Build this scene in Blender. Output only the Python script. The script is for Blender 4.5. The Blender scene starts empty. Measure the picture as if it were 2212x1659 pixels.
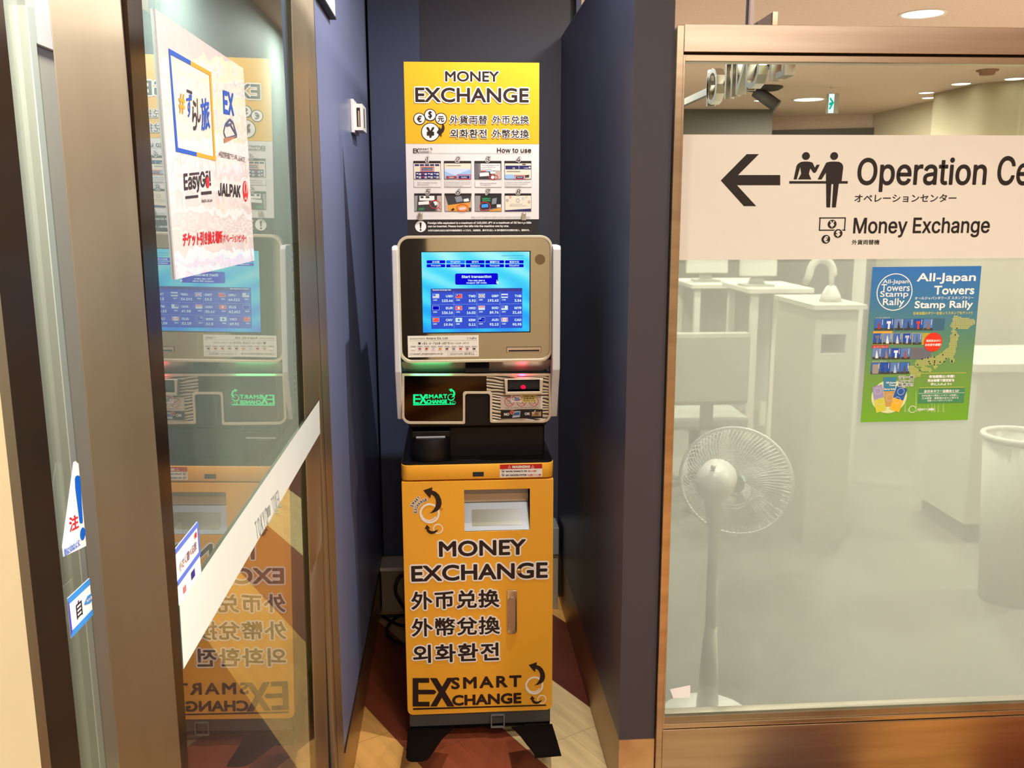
import bpy, bmesh, math, random
from mathutils import Vector, Matrix
from math import sin, cos, pi, radians as RAD

S = bpy.context.scene
COL = S.collection
random.seed(7)

# ------------------------------------------------------------------ camera
CX, CY, FPX = 1106.0, 829.5, 1967.85
PITCH, YAW, ROLL, EYE = 0.18942, 0.066794, 0.002557, Vector((0, 0, 1.52))
FWD = Vector((sin(YAW)*cos(PITCH), cos(YAW)*cos(PITCH), -sin(PITCH)))
_r0 = Vector((cos(YAW), -sin(YAW), 0)); _d0 = FWD.cross(_r0)
RGT = cos(ROLL)*_r0 + sin(ROLL)*_d0
DWN = FWD.cross(RGT)
cd = bpy.data.cameras.new('camera'); cam = bpy.data.objects.new('camera', cd); COL.objects.link(cam)
cd.sensor_fit = 'HORIZONTAL'; cd.sensor_width = 36.0; cd.lens = FPX/2212*36.0
cd.clip_start = 0.02
_m = Matrix((RGT, -DWN, -FWD)).transposed().to_4x4(); _m.translation = EYE
cam.matrix_world = _m
S.camera = cam

# ------------------------------------------------------------------ world, view, lights
S.view_settings.view_transform = 'Standard'; S.view_settings.look = 'None'
S.view_settings.exposure = 0.0; S.view_settings.gamma = 1.0
try: S.view_settings.use_curve_mapping = False
except Exception: pass
S.cycles.max_bounces = 8; S.cycles.transparent_max_bounces = 16
S.cycles.glossy_bounces = 5; S.cycles.diffuse_bounces = 4
S.cycles.caustics_reflective = False; S.cycles.caustics_refractive = False
S.cycles.sample_clamp_indirect = 4.0
W = bpy.data.worlds.new('world'); S.world = W; W.use_nodes = True
W.node_tree.nodes['Background'].inputs[0].default_value = (1, .93, .84, 1)
W.node_tree.nodes['Background'].inputs[1].default_value = 0.05

def area_light(name, loc, size, watts, col, rot=(0, 0, 0), spread=180):
    l = bpy.data.lights.new(name, 'AREA'); l.shape = 'DISK'; l.size = size; l.energy = watts; l.color = col
    l.spread = RAD(spread)
    o = bpy.data.objects.new(name, l); o.location = loc; o.rotation_euler = rot; COL.objects.link(o)
    return o
WARM = (1, .95, .87); NEUT = (1, .97, .93); COOL = (1, .98, .94)
CEIL = 2.5
# (x, y, watts, colour, disc size) of the ceiling lamps and the added fill lights
LAMP_NICHE = (0.388, 2.17)
HALL_LAMPS_AND_FILL = [(.47, .45), (1.65, .6), (1.6, -1.2), (.5, -1.2), (.2, -2.5)]  # the last one is added to brighten the rear wall
area_light('niche_lamp', (*LAMP_NICHE, CEIL-.03), .035, 22, COOL, spread=165)
for _x, _y in HALL_LAMPS_AND_FILL:
    area_light('hall_lamp_and_fill', (_x, _y, CEIL-.03), .25, 26, NEUT, spread=170)
for _y, _w in ((1.55, 34), (3.3, 26), (5.2, 26), (7.5, 26)): area_light('passage_fill', (-.62, _y, CEIL-.03), .2, _w, COOL)  # unseen lights added to brighten what shows through the door glass
for _x, _y, _w in ((1.5, 3.4, 26), (2.4, 4.8, 34), (1.7, 7.0, 40), (3.6, 3.6, 34), (3.3, 8.4, 26), (1.0, 5.6, 30), (.86, 2.28, 9)):  # the last one is added to brighten the front of the fan
    area_light('office_lamp_and_fill', (_x, _y, CEIL-.03), .25, _w*2.35, WARM)

# ------------------------------------------------------------------ pixel helpers
def ray(x, y): return ((x-CX)/FPX)*RGT + ((y-CY)/FPX)*DWN + FWD
def onY(x, y, Y): d = ray(x, y); return EYE + d*(Y/d.y)
def onX(x, y, X): d = ray(x, y); return EYE + d*(X/d.x)
def onZ(x, y, Z=0.0): d = ray(x, y); return EYE + d*((Z-EYE.z)/d.z)
def onP(x, y, p, n): d = ray(x, y); return EYE + d*((p-EYE).dot(n)/d.dot(n))

# ------------------------------------------------------------------ materials
def lin(c):
    return tuple(((v/255)/12.92 if v/255 <= .04045 else ((v/255+.055)/1.055)**2.4) for v in c[:3]) + (1,)
MATS = {}
def mat(name, col, rough=.5, metal=0.0, spec=.5, coat=0.0, emit=0.0, aniso=0.0, tang=None, bump=None, vary=None):
    if name in MATS: return MATS[name]
    m = bpy.data.materials.new(name); m.use_nodes = True; nt = m.node_tree; b = nt.nodes['Principled BSDF']
    b.inputs['Base Color'].default_value = lin(col); b.inputs['Roughness'].default_value = rough
    b.inputs['Metallic'].default_value = metal; b.inputs['Specular IOR Level'].default_value = spec
    b.inputs['Coat Weight'].default_value = coat; b.inputs['Coat Roughness'].default_value = .05
    if emit:
        b.inputs['Emission Color'].default_value = lin(col); b.inputs['Emission Strength'].default_value = emit
        b.inputs['Base Color'].default_value = (0, 0, 0, 1); b.inputs['Specular IOR Level'].default_value = 0
    if aniso:
        b.inputs['Anisotropic'].default_value = aniso
        t = nt.nodes.new('ShaderNodeTangent'); t.direction_type = 'RADIAL'; t.axis = tang or 'Z'
        nt.links.new(t.outputs[0], b.inputs['Tangent'])
    tc = nt.nodes.new('ShaderNodeTexCoord')
    if bump:      # (scale, strength, distance, stretch)
        mp = nt.nodes.new('ShaderNodeMapping'); mp.inputs['Scale'].default_value = bump[3] if len(bump) > 3 else (1, 1, 1)
        n = nt.nodes.new('ShaderNodeTexNoise'); n.inputs['Scale'].default_value = bump[0]; n.inputs['Detail'].default_value = 4
        bp = nt.nodes.new('ShaderNodeBump'); bp.inputs['Strength'].default_value = bump[1]; bp.inputs['Distance'].default_value = bump[2]
        nt.links.new(tc.outputs['Object'], mp.inputs[0]); nt.links.new(mp.outputs[0], n.inputs[0])
        nt.links.new(n.outputs[0], bp.inputs['Height']); nt.links.new(bp.outputs[0], b.inputs['Normal'])
    if vary:      # (scale, other colour, stretch)
        mp = nt.nodes.new('ShaderNodeMapping'); mp.inputs['Scale'].default_value = vary[2] if len(vary) > 2 else (1, 1, 1)
        n = nt.nodes.new('ShaderNodeTexNoise'); n.inputs['Scale'].default_value = vary[0]; n.inputs['Detail'].default_value = 5
        r = nt.nodes.new('ShaderNodeValToRGB'); r.color_ramp.elements[0].position = .35; r.color_ramp.elements[1].position = .68
        r.color_ramp.elements[0].color = lin(vary[1]); r.color_ramp.elements[1].color = lin(col)
        nt.links.new(tc.outputs['Object'], mp.inputs[0]); nt.links.new(mp.outputs[0], n.inputs[0])
        nt.links.new(n.outputs[0], r.inputs[0]); nt.links.new(r.outputs[0], b.inputs['Base Color'])
    MATS[name] = m
    return m
def ink(c, emit=0.0):
    return mat('ink_%d_%d_%d_%s' % (*c, emit), c, .55, 0, .3, emit=emit)
def glow(c, k=1.0): return mat('glow_%d_%d_%d_%.2f' % (*c, k), c, emit=k)
def ramp_mat(name, stops, axis=2, rough=.5, emit=0.0, coat=0.0):
    """a printed or lit colour gradient running along one axis of the part"""
    m = bpy.data.materials.new(name); m.use_nodes = True; nt = m.node_tree; b = nt.nodes['Principled BSDF']
    tc = nt.nodes.new('ShaderNodeTexCoord'); sp = nt.nodes.new('ShaderNodeSeparateXYZ'); r = nt.nodes.new('ShaderNodeValToRGB')
    nt.links.new(tc.outputs['Generated'], sp.inputs[0]); nt.links.new(sp.outputs[axis], r.inputs[0])
    e = r.color_ramp.elements
    while len(e) < len(stops): e.new(.5)
    for k, (p, c) in enumerate(stops): e[k].position = p; e[k].color = lin(c)
    b.inputs['Roughness'].default_value = rough; b.inputs['Coat Weight'].default_value = coat
    nt.links.new(r.outputs[0], b.inputs['Base Color' if not emit else 'Emission Color'])
    if emit: b.inputs['Emission Strength'].default_value = emit; b.inputs['Base Color'].default_value = (0, 0, 0, 1)
    return m
def glass_mat(name, ior, tint, rough=0.0, k=1.0):
    """coated pane: see-through, mirroring more and more as the view gets flatter"""
    m = bpy.data.materials.new(name); m.use_nodes = True; nt = m.node_tree; nt.nodes.clear()
    o = nt.nodes.new('ShaderNodeOutputMaterial'); mx = nt.nodes.new('ShaderNodeMixShader')
    t = nt.nodes.new('ShaderNodeBsdfTransparent'); t.inputs[0].default_value = lin(tint)
    g = nt.nodes.new('ShaderNodeBsdfGlossy'); g.inputs['Roughness'].default_value = rough
    lw = nt.nodes.new('ShaderNodeLayerWeight'); lw.inputs[0].default_value = ior
    mu = nt.nodes.new('ShaderNodeMath'); mu.operation = 'MULTIPLY'; mu.inputs[1].default_value = k
    nt.links.new(lw.outputs['Fresnel'], mu.inputs[0]); nt.links.new(mu.outputs[0], mx.inputs[0])
    nt.links.new(t.outputs[0], mx.inputs[1]); nt.links.new(g.outputs[0], mx.inputs[2]); nt.links.new(mx.outputs[0], o.inputs[0])
    return m

# ------------------------------------------------------------------ mesh builder
class MB:
    def __init__(s): s.v = []; s.f = []; s.mi = []; s.ms = []; s.sm = []
    def _m(s, m):
        if m not in s.ms: s.ms.append(m)
        return s.ms.index(m)
    def add(s, vs, fs, m, smooth=False):
        o = len(s.v); s.v += [Vector(v) for v in vs]; k = s._m(m)
        for f in fs: s.f.append([i+o for i in f]); s.mi.append(k); s.sm.append(smooth)
        return s
    def box(s, a, b, m):
        x0, y0, z0 = (min(p, q) for p, q in zip(a, b)); x1, y1, z1 = (max(p, q) for p, q in zip(a, b))
        vs = [(x0,y0,z0),(x1,y0,z0),(x1,y1,z0),(x0,y1,z0),(x0,y0,z1),(x1,y0,z1),(x1,y1,z1),(x0,y1,z1)]
        return s.add(vs, [(0,3,2,1),(4,5,6,7),(0,1,5,4),(1,2,6,5),(2,3,7,6),(3,0,4,7)], m)
    def prism(s, pts, axis, a, b, m, smooth=False):
        """polygon pts (2-D) swept along an axis from a to b; axis y: (x,z), x: (y,z), z: (x,y)"""
        def P(p, w): return {'y': (p[0], w, p[1]), 'x': (w, p[0], p[1]), 'z': (p[0], p[1], w)}[axis]
        n = len(pts); vs = [P(p, a) for p in pts] + [P(p, b) for p in pts]
        s.add(vs, [list(range(n))[::-1], list(range(n, 2*n))], m)
        o = len(s.v)-2*n; k = s._m(m)
        for i in range(n):
            j = (i+1) % n; s.f.append([o+i, o+j, o+n+j, o+n+i]); s.mi.append(k); s.sm.append(smooth)
        return s
    def plate(s, outer, holes, axis, a, b, m, closed=False):
        """prism with holes cut right through"""
        bm = bmesh.new()
        def P(p, w): return {'y': (p[0], w, p[1]), 'x': (w, p[0], p[1]), 'z': (p[0], p[1], w)}[axis]
        for w in (a, b):
            es = []
            for loop in [outer]+holes:
                vv = [bm.verts.new(P(p, w)) for p in loop]
                es += [bm.edges.new((vv[i], vv[(i+1) % len(vv)])) for i in range(len(vv))]
            bmesh.ops.triangle_fill(bm, use_beauty=True, use_dissolve=False, edges=es)
        bm.verts.ensure_lookup_table(); n = sum(len(l) for l in [outer]+holes); i0 = 0
        for loop in [outer]+holes:
            L = len(loop)
            for i in range(L):
                q = [i0+i, i0+(i+1) % L, n+i0+(i+1) % L, n+i0+i]
                bm.faces.new([bm.verts[x] for x in q])
            i0 += L
        bmesh.ops.recalc_face_normals(bm, faces=bm.faces)
        bm.verts.index_update()
        s.add([v.co.copy() for v in bm.verts], [[v.index for v in f.verts] for f in bm.faces], m); bm.free()
        return s
    def tube(s, path, r, m, n=8, cap=True, rr=None):
        P = [Vector(p) for p in path]; rings = []; up = None
        for i, p in enumerate(P):
            t = (P[min(i+1, len(P)-1)]-P[max(i-1, 0)]).normalized()
            if up is None:
                up = Vector((0, 0, 1)) if abs(t.z) < .9 else Vector((1, 0, 0))
            u = (up - t*up.dot(t)).normalized(); w = t.cross(u); up = u
            q = rr[i] if rr else r
            rings.append([p + q*(cos(2*pi*k/n)*u + sin(2*pi*k/n)*w) for k in range(n)])
        vs = [v for g in rings for v in g]; fs = []
        for i in range(len(P)-1):
            for k in range(n):
                fs.append((i*n+k, i*n+(k+1) % n, (i+1)*n+(k+1) % n, (i+1)*n+k))
        s.add(vs, fs, m, True)
        if cap:
            o = len(s.v)-len(vs); k = s._m(m)
            for g in (list(range(n))[::-1], list(range(len(vs)-n, len(vs)))):
                s.f.append([o+i for i in g]); s.mi.append(k); s.sm.append(False)
        return s
    def lathe(s, prof, base, axis, m, n=24):
        """profile of (radius, height) pairs turned round an axis"""
        A = Vector(axis).normalized(); u = A.orthogonal().normalized(); w = A.cross(u); base = Vector(base)
        vs = [base + A*h + r*(cos(2*pi*k/n)*u + sin(2*pi*k/n)*w) for r, h in prof for k in range(n)]
        fs = [(i*n+k, i*n+(k+1) % n, (i+1)*n+(k+1) % n, (i+1)*n+k) for i in range(len(prof)-1) for k in range(n)]
        return s.add(vs, fs, m, True)
    def xf(s, M): s.v = [M @ v for v in s.v]; return s
    def build(s, name, parent=None, bevel=0, seg=2, props=None, ang=35):
        me = bpy.data.meshes.new(name)
        off = Vector((0, 0, 0))
        if parent is not None:
            r = parent
            while r.parent: r = r.parent
            off = ORIG.get(r.name, Vector((0, 0, 0)))
        me.from_pydata([v-off for v in s.v], [], s.f)
        for m in s.ms: me.materials.append(m)
        me.polygons.foreach_set('material_index', s.mi); me.polygons.foreach_set('use_smooth', s.sm)
        me.update()
        o = bpy.data.objects.new(name, me); COL.objects.link(o)
        if parent is not None: o.parent = parent
        if bevel:
            b = o.modifiers.new('bevel', 'BEVEL'); b.width = bevel; b.segments = seg; b.limit_method = 'ANGLE'; b.angle_limit = RAD(ang)
            b.harden_normals = False
        for k, v in (props or {}).items(): o[k] = v
        return o
ORIG = {}
def thing(name, loc, label, cat, group=None):
    o = bpy.data.objects.new(name, None); COL.objects.link(o); o.location = loc; o.empty_display_size = .05
    ORIG[o.name] = Vector(loc)
    return tag(o, label, cat, group)
def tag(o, label, cat, group=None, kind=None):
    o['label'] = label; o['category'] = cat
    if group: o['group'] = group
    if kind: o['kind'] = kind
    return o
def struct(mb, name, label, cat='wall', bevel=0):
    return tag(mb.build(name, None, bevel), label, cat, kind='structure')
def dup(root, loc, label=None):
    r = root.copy(); COL.objects.link(r); r.location = loc
    if label: r['label'] = label
    for ch in list(root.children):
        c = ch.copy(); COL.objects.link(c); c.parent = r
        for g in list(ch.children):
            d = g.copy(); COL.objects.link(d); d.parent = c
    return r
def rrect(x0, z0, x1, z1, r, n=6, corners=(1, 1, 1, 1)):
    """rounded rectangle; corners: bottom-left, bottom-right, top-right, top-left"""
    out = []
    for k, (cx, cz, a) in enumerate(((x0+r, z0+r, pi), (x1-r, z0+r, 1.5*pi), (x1-r, z1-r, 0), (x0+r, z1-r, .5*pi))):
        if corners[k]: out += [(cx+r*cos(a+i*pi/2/n), cz+r*sin(a+i*pi/2/n)) for i in range(n+1)]
        else: out.append(((x0, z0), (x1, z0), (x1, z1), (x0, z1))[k])
    return out

# ------------------------------------------------------------------ print: lettering and flat artwork on a plane
FONTS = {'d': None}
try: FONTS['i'] = bpy.data.fonts.load(bpy.utils.resource_path('LOCAL') + '/datafiles/fonts/Inter.woff2')
except Exception: FONTS['i'] = None
TXT = {}
def outline_glyphs(key, c):
    """fonts whose letters are drawn as overlapping strokes: fill every stroke on its own"""
    c.fill_mode = 'NONE'
    o = bpy.data.objects.new('t', c); me = bpy.data.meshes.new_from_object(o)
    V = [(v.co.x, v.co.y) for v in me.vertices]; nb = {}
    for e in me.edges:
        a, b = e.vertices; nb.setdefault(a, []).append(b); nb.setdefault(b, []).append(a)
    bpy.data.objects.remove(o); bpy.data.curves.remove(c); bpy.data.meshes.remove(me)
    seen = set(); loops = []
    for v0 in range(len(V)):
        if v0 in seen or len(nb.get(v0, ())) != 2: continue
        L = [v0]; seen.add(v0); cur = nb[v0][0] if nb[v0][0] > v0 else nb[v0][1]; cur = v0+1 if v0+1 in nb[v0] else cur
        while cur not in seen:
            seen.add(cur); L.append(cur); n = [q for q in nb[cur] if q not in seen]
            if not n: break
            cur = n[0]
        if len(L) > 2: loops.append(L)
    def area(L): return sum(V[L[i-1]][0]*V[L[i]][1]-V[L[i]][0]*V[L[i-1]][1] for i in range(len(L)))/2
    def inside(p, L):
        r = False
        for i in range(len(L)):
            (x1, y1), (x2, y2) = V[L[i-1]], V[L[i]]
            if (y1 > p[1]) != (y2 > p[1]) and p[0] < (x2-x1)*(p[1]-y1)/(y2-y1)+x1: r = not r
        return r
    def untangle(L):
        """cut a loop that crosses itself into simple loops"""
        n = len(L)
        for i in range(n):
            (ax, ay), (bx, by) = V[L[i]], V[L[(i+1) % n]]
            for j in range(i+2, n):
                if i == 0 and j == n-1: continue
                (cx, cy), (dx, dy) = V[L[j]], V[L[(j+1) % n]]
                if max(ax, bx) < min(cx, dx) or max(cx, dx) < min(ax, bx) or max(ay, by) < min(cy, dy) or max(cy, dy) < min(ay, by): continue
                den = (bx-ax)*(dy-cy)-(by-ay)*(dx-cx)
                if abs(den) < 1e-12: continue
                t = ((cx-ax)*(dy-cy)-(cy-ay)*(dx-cx))/den; u = ((cx-ax)*(by-ay)-(cy-ay)*(bx-ax))/den
                if 1e-6 < t < 1-1e-6 and 1e-6 < u < 1-1e-6:
                    V.append((ax+t*(bx-ax), ay+t*(by-ay))); k = len(V)-1
                    return untangle([k]+L[i+1:j+1]) + untangle(L[:i+1]+[k]+L[j+1:])
        return [L]
    loops = [q for L in loops for q in untangle(L) if len(q) > 2 and abs(area(q)) > 1e-7]
    big = max(loops, key=lambda L: abs(area(L))) if loops else None
    sg = 1 if big and area(big) > 0 else -1
    outs = [L for L in loops if area(L)*sg > 0]; holes = [L for L in loops if area(L)*sg < 0]
    fs = []
    for L in outs:
        hs = [h for h in holes if inside(V[h[0]], L)]
        bm = bmesh.new(); es = []; ids = {}
        for q in [L]+hs:
            vv = []
            for i in q:
                w = bm.verts.new((V[i][0], V[i][1], 0)); ids[w] = i; vv.append(w)
            es += [bm.edges.new((vv[i-1], vv[i])) for i in range(len(vv))]
        bmesh.ops.triangle_fill(bm, use_beauty=False, use_dissolve=False, edges=es)
        fs += [tuple(ids[v] for v in f.verts) for f in bm.faces]; bm.free()
    es = [(L[i-1], L[i]) for L in outs for i in range(len(L))] + [(h[i-1], h[i]) for h in holes for i in range(len(h)) if any(inside(V[h[0]], L) for L in outs)]
    xs = [v[0] for v in V] or [0, 1]; ys = [v[1] for v in V] or [0, 1]
    TXT[key] = (V, fs, es, (min(xs), min(ys), max(xs), max(ys)))
    return TXT[key]
def glyphs(s, font='d', sp=1.0, res=3, shear=0.0):
    key = (s, font, sp, res, shear)
    if key in TXT: return TXT[key]
    c = bpy.data.curves.new('t', 'FONT'); c.body = s; c.size = 1; c.fill_mode = 'FRONT'; c.resolution_u = res
    c.space_character = sp; c.shear = shear
    if FONTS.get(font): c.font = FONTS[font]
    if FONTS.get(font): return outline_glyphs(key, c)
    o = bpy.data.objects.new('t', c); me = bpy.data.meshes.new_from_object(o)
    vs = [(v.co.x, v.co.y) for v in me.vertices]; fs = [tuple(p.vertices) for p in me.polygons]
    cnt = {}
    for f in fs:
        for i in range(len(f)):
            e = (f[i], f[(i+1) % len(f)]); k = (min(e), max(e)); cnt[k] = cnt.get(k, 0)+1
    es = [k for k, n in cnt.items() if n == 1]
    bpy.data.objects.remove(o); bpy.data.curves.remove(c); bpy.data.meshes.remove(me)
    xs = [v[0] for v in vs] or [0, 1]; ys = [v[1] for v in vs] or [0, 1]
    TXT[key] = (vs, fs, es, (min(xs), min(ys), max(xs), max(ys)))
    return TXT[key]

class Print:
    """artwork on the plane axis=value; pixels of the photograph are carried on to that plane"""
    def __init__(s, axis, val, org=(0, 0), k=1.0, step=.00017, lift=.00025, tilt=None):
        s.tilt = tilt; s.ymax = 99; s.axis = axis; s.val = val; s.org = org; s.k = k; s.step = step; s.lift = lift; s.mb = MB(); s.lay = 0
    def uv(s, x, y):
        x = s.org[0]+x/s.k; y = s.org[1]+y/s.k
        p = onP(x, y, Vector((s.val, 0, s.tilt[0])), Vector((1, 0, -s.tilt[1]))) if s.tilt else onY(x, y, s.val) if s.axis == 'y' else onX(x, y, s.val)
        return Vector((p.x if s.axis == 'y' else p.y, p.z))
    def P(s, q, lay, top=False):
        d = s.lift + s.step*lay + (.85*s.step if top else 2.2e-6*(len(s.mb.f) % 53))   # each printed patch lies a hair above the one before
        return (q[0], s.val-d, q[1]) if s.axis == 'y' else (s.val+d+(s.tilt[1]*(q[1]-s.tilt[0]) if s.tilt else 0), min(q[0], s.ymax), q[1])
    def next(s, n=1): s.lay += n; return s
    def puv(s, pts, m, lay=None):
        L = s.lay if lay is None else lay
        s.mb.add([s.P(p, L) for p in pts], [list(range(len(pts)))], m); return s
    def poly(s, pts, m, lay=None): return s.puv([s.uv(*p) for p in pts], m, lay)
    def rect(s, x0, y0, x1, y1, m, lay=None):
        yc = (y0+y1)/2; xc = (x0+x1)/2
        a, b = s.uv(x0, yc).x, s.uv(x1, yc).x; t, u = s.uv(xc, y0).y, s.uv(xc, y1).y
        return s.puv([(a, u), (b, u), (b, t), (a, t)], m, lay)
    def rrect(s, x0, y0, x1, y1, r, m, lay=None):
        yc = (y0+y1)/2; xc = (x0+x1)/2
        a, b = s.uv(x0, yc).x, s.uv(x1, yc).x; t, u = s.uv(xc, y0).y, s.uv(xc, y1).y
        return s.puv(rrect(a, u, b, t, r*(b-a)/(x1-x0), 4), m, lay)
    def frame(s, x0, y0, x1, y1, w, m, lay=None):
        s.rect(x0, y0, x1, y0+w, m, lay); s.rect(x0, y1-w, x1, y1, m, lay); s.rect(x0, y0, x0+w, y1, m, lay); s.rect(x1-w, y0, x1, y1, m, lay); return s
    def line(s, pts, w, m, lay=None, cap=True):
        L = s.lay if lay is None else lay
        Q = [s.uv(*p) for p in pts]; c = pts[0]; h = w/2*abs(s.uv(c[0]+1, c[1]).x-s.uv(c[0], c[1]).x)
        for a, b in zip(Q, Q[1:]): s._seg(a, b, h, m, L)
        if cap:
            for q in Q[1:-1]: s._disc(q, h, m, L, 10)
        return s
    def _seg(s, a, b, h, m, L):
        d = b-a
        if d.length < 1e-7: return
        n = Vector((-d.y, d.x)).normalized()*h
        s.mb.add([s.P(q, L) for q in (a-n, b-n, b+n, a+n)], [(0, 1, 2, 3)], m)
    def _disc(s, c, r, m, L, n=8):
        s.mb.add([s.P((c[0]+r*cos(2*pi*i/n), c[1]+r*sin(2*pi*i/n)), L) for i in range(n)], [list(range(n))], m)
    def disc(s, x, y, r, m, lay=None, ry=None, n=28):
        L = s.lay if lay is None else lay
        c = s.uv(x, y); rx = abs(s.uv(x+r, y).x-c.x); rz = abs(s.uv(x, y+(ry or r)).y-c.y)
        return s.puv([(c.x+rx*cos(2*pi*i/n), c.y+rz*sin(2*pi*i/n)) for i in range(n)], m, L)
    def ring(s, x, y, r, w, m, lay=None, ry=None, a0=0, a1=360, n=36):
        L = s.lay if lay is None else lay
        ry = ry or r; kx = (r-w)/r; c = s.uv(x, y); rx = abs(s.uv(x+r, y).x-c.x); rz = abs(s.uv(x, y+ry).y-c.y)
        vs = []; kz = (ry-w)/ry
        for i in range(n+1):
            a = RAD(a0+(a1-a0)*i/n)
            vs += [s.P((c.x+rx*cos(a), c.y+rz*sin(a)), L), s.P((c.x+rx*kx*cos(a), c.y+rz*kz*sin(a)), L)]
        s.mb.add(vs, [(2*i, 2*i+2, 2*i+3, 2*i+1) for i in range(n)], m); return s
    def _fill(s, Q, fs, m, L):
        for f in fs: s.mb.add([s.P(Q[i], L, True) for i in f], [tuple(range(len(f)))], m)
    def _text(s, string, O, U, V, m, w=0, out=None, font='d', sp=1.0, res=3, shear=0.0):
        """O: lower-left of the text's own box, U and V: its full width and height on the plane"""
        vs, fs, es, (x0, y0, x1, y1) = glyphs(string, font, sp, res, shear)
        if not vs: return s
        Q = [O + U*((a-x0)/(x1-x0)) + V*((b-y0)/(y1-y0)) for a, b in vs]
        H = V.length
        def stroke(h, mm, L):
            for a, b in es: s._seg(Q[a], Q[b], h, mm, L)
            nb = {}
            for a, b in es: nb.setdefault(a, []).append(b); nb.setdefault(b, []).append(a)
            for i, v in nb.items():     # round off only where the outline really turns
                if len(v) == 2:
                    d1 = Q[i]-Q[v[0]]; d2 = Q[v[1]]-Q[i]
                    if d1.length and d2.length and d1.normalized().dot(d2.normalized()) > .998: continue
                s._disc(Q[i], h, mm, L, 7)
        outs = [] if not out else (out if isinstance(out, list) else [out])
        L = s.lay
        for om, ow in outs:
            stroke(ow*H, om, L); s._fill(Q, fs, om, L); L += 1
        if w: stroke(w*H, m, L)
        s._fill(Q, fs, m, L)
        return s
    def text(s, string, x0, y0, x1, y1, m, w=0, out=None, font='d', sp=1.0, res=3, shear=0.0):
        if w:   # the bold stroke grows the glyphs: keep them in the box
            p = w*(y1-y0); x0 += p; x1 -= p; y0 += p; y1 -= p
        yc = (y0+y1)/2; xc = (x0+x1)/2
        a, b = s.uv(x0, yc).x, s.uv(x1, yc).x; t, u = s.uv(xc, y0).y, s.uv(xc, y1).y
        return s._text(string, Vector((a, u)), Vector((b-a, 0)), Vector((0, t-u)), m, w, out, font, sp, res, shear)
    def textq(s, string, tl, tr, bl, m, w=0, out=None, font='d', sp=1.0, res=3):
        a, b, c = s.uv(*tl), s.uv(*tr), s.uv(*bl)
        return s._text(string, c, b-a, a-c, m, w, out, font, sp, res)
    def texta(s, string, cx, cy, wpx, hpx, ang, m, w=0, out=None, font='d', sp=1.0, res=3):
        c = s.uv(cx, cy); sx = abs(s.uv(cx+1, cy).x-c.x); a = RAD(ang)
        U = Vector((cos(a), sin(a)))*wpx*sx; V = Vector((-sin(a), cos(a)))*hpx*sx
        return s._text(string, c-U/2-V/2, U, V, m, w, out, font, sp, res)
    def build(s, name, parent=None, props=None): return s.mb.build(name, parent, props=props)

# ------------------------------------------------------------------ shared materials
BLUE = mat('blue_laminate', (72, 76, 100), .38, spec=.5, bump=(260, .05, .0006))
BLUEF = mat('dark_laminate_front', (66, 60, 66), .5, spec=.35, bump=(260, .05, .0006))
BLACK = mat('shadow_gap_black', (14, 13, 16), .6)
STEEL = mat('brushed_steel', (206, 186, 158), .28, 1.0, aniso=.75, vary=(3, (188, 166, 138), (1, 1, 14)))
STEELB = mat('brushed_steel_panel', (202, 184, 162), .27, 1.0, aniso=.8, vary=(4, (184, 164, 140), (.6, 1, 10)))
STEELD = mat('bronze_steel', (178, 167, 148), .42, 1.0, aniso=.5, vary=(5, (160, 148, 128), (1, 1, .3)))
DKBAND = mat('dark_bronze_gloss', (70, 54, 44), .22, .85, aniso=.6)
CREAM = mat('metal_cream_reflection', (200, 188, 152), .45, vary=(2.2, (184, 168, 128), (1, 1, .5)))  # cream stands for light reflected in the metal post
WHITEP = mat('white_paint', (224, 222, 212), .5)
GREYP = mat('grey_wall_paint', (168, 178, 172), .6)

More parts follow.
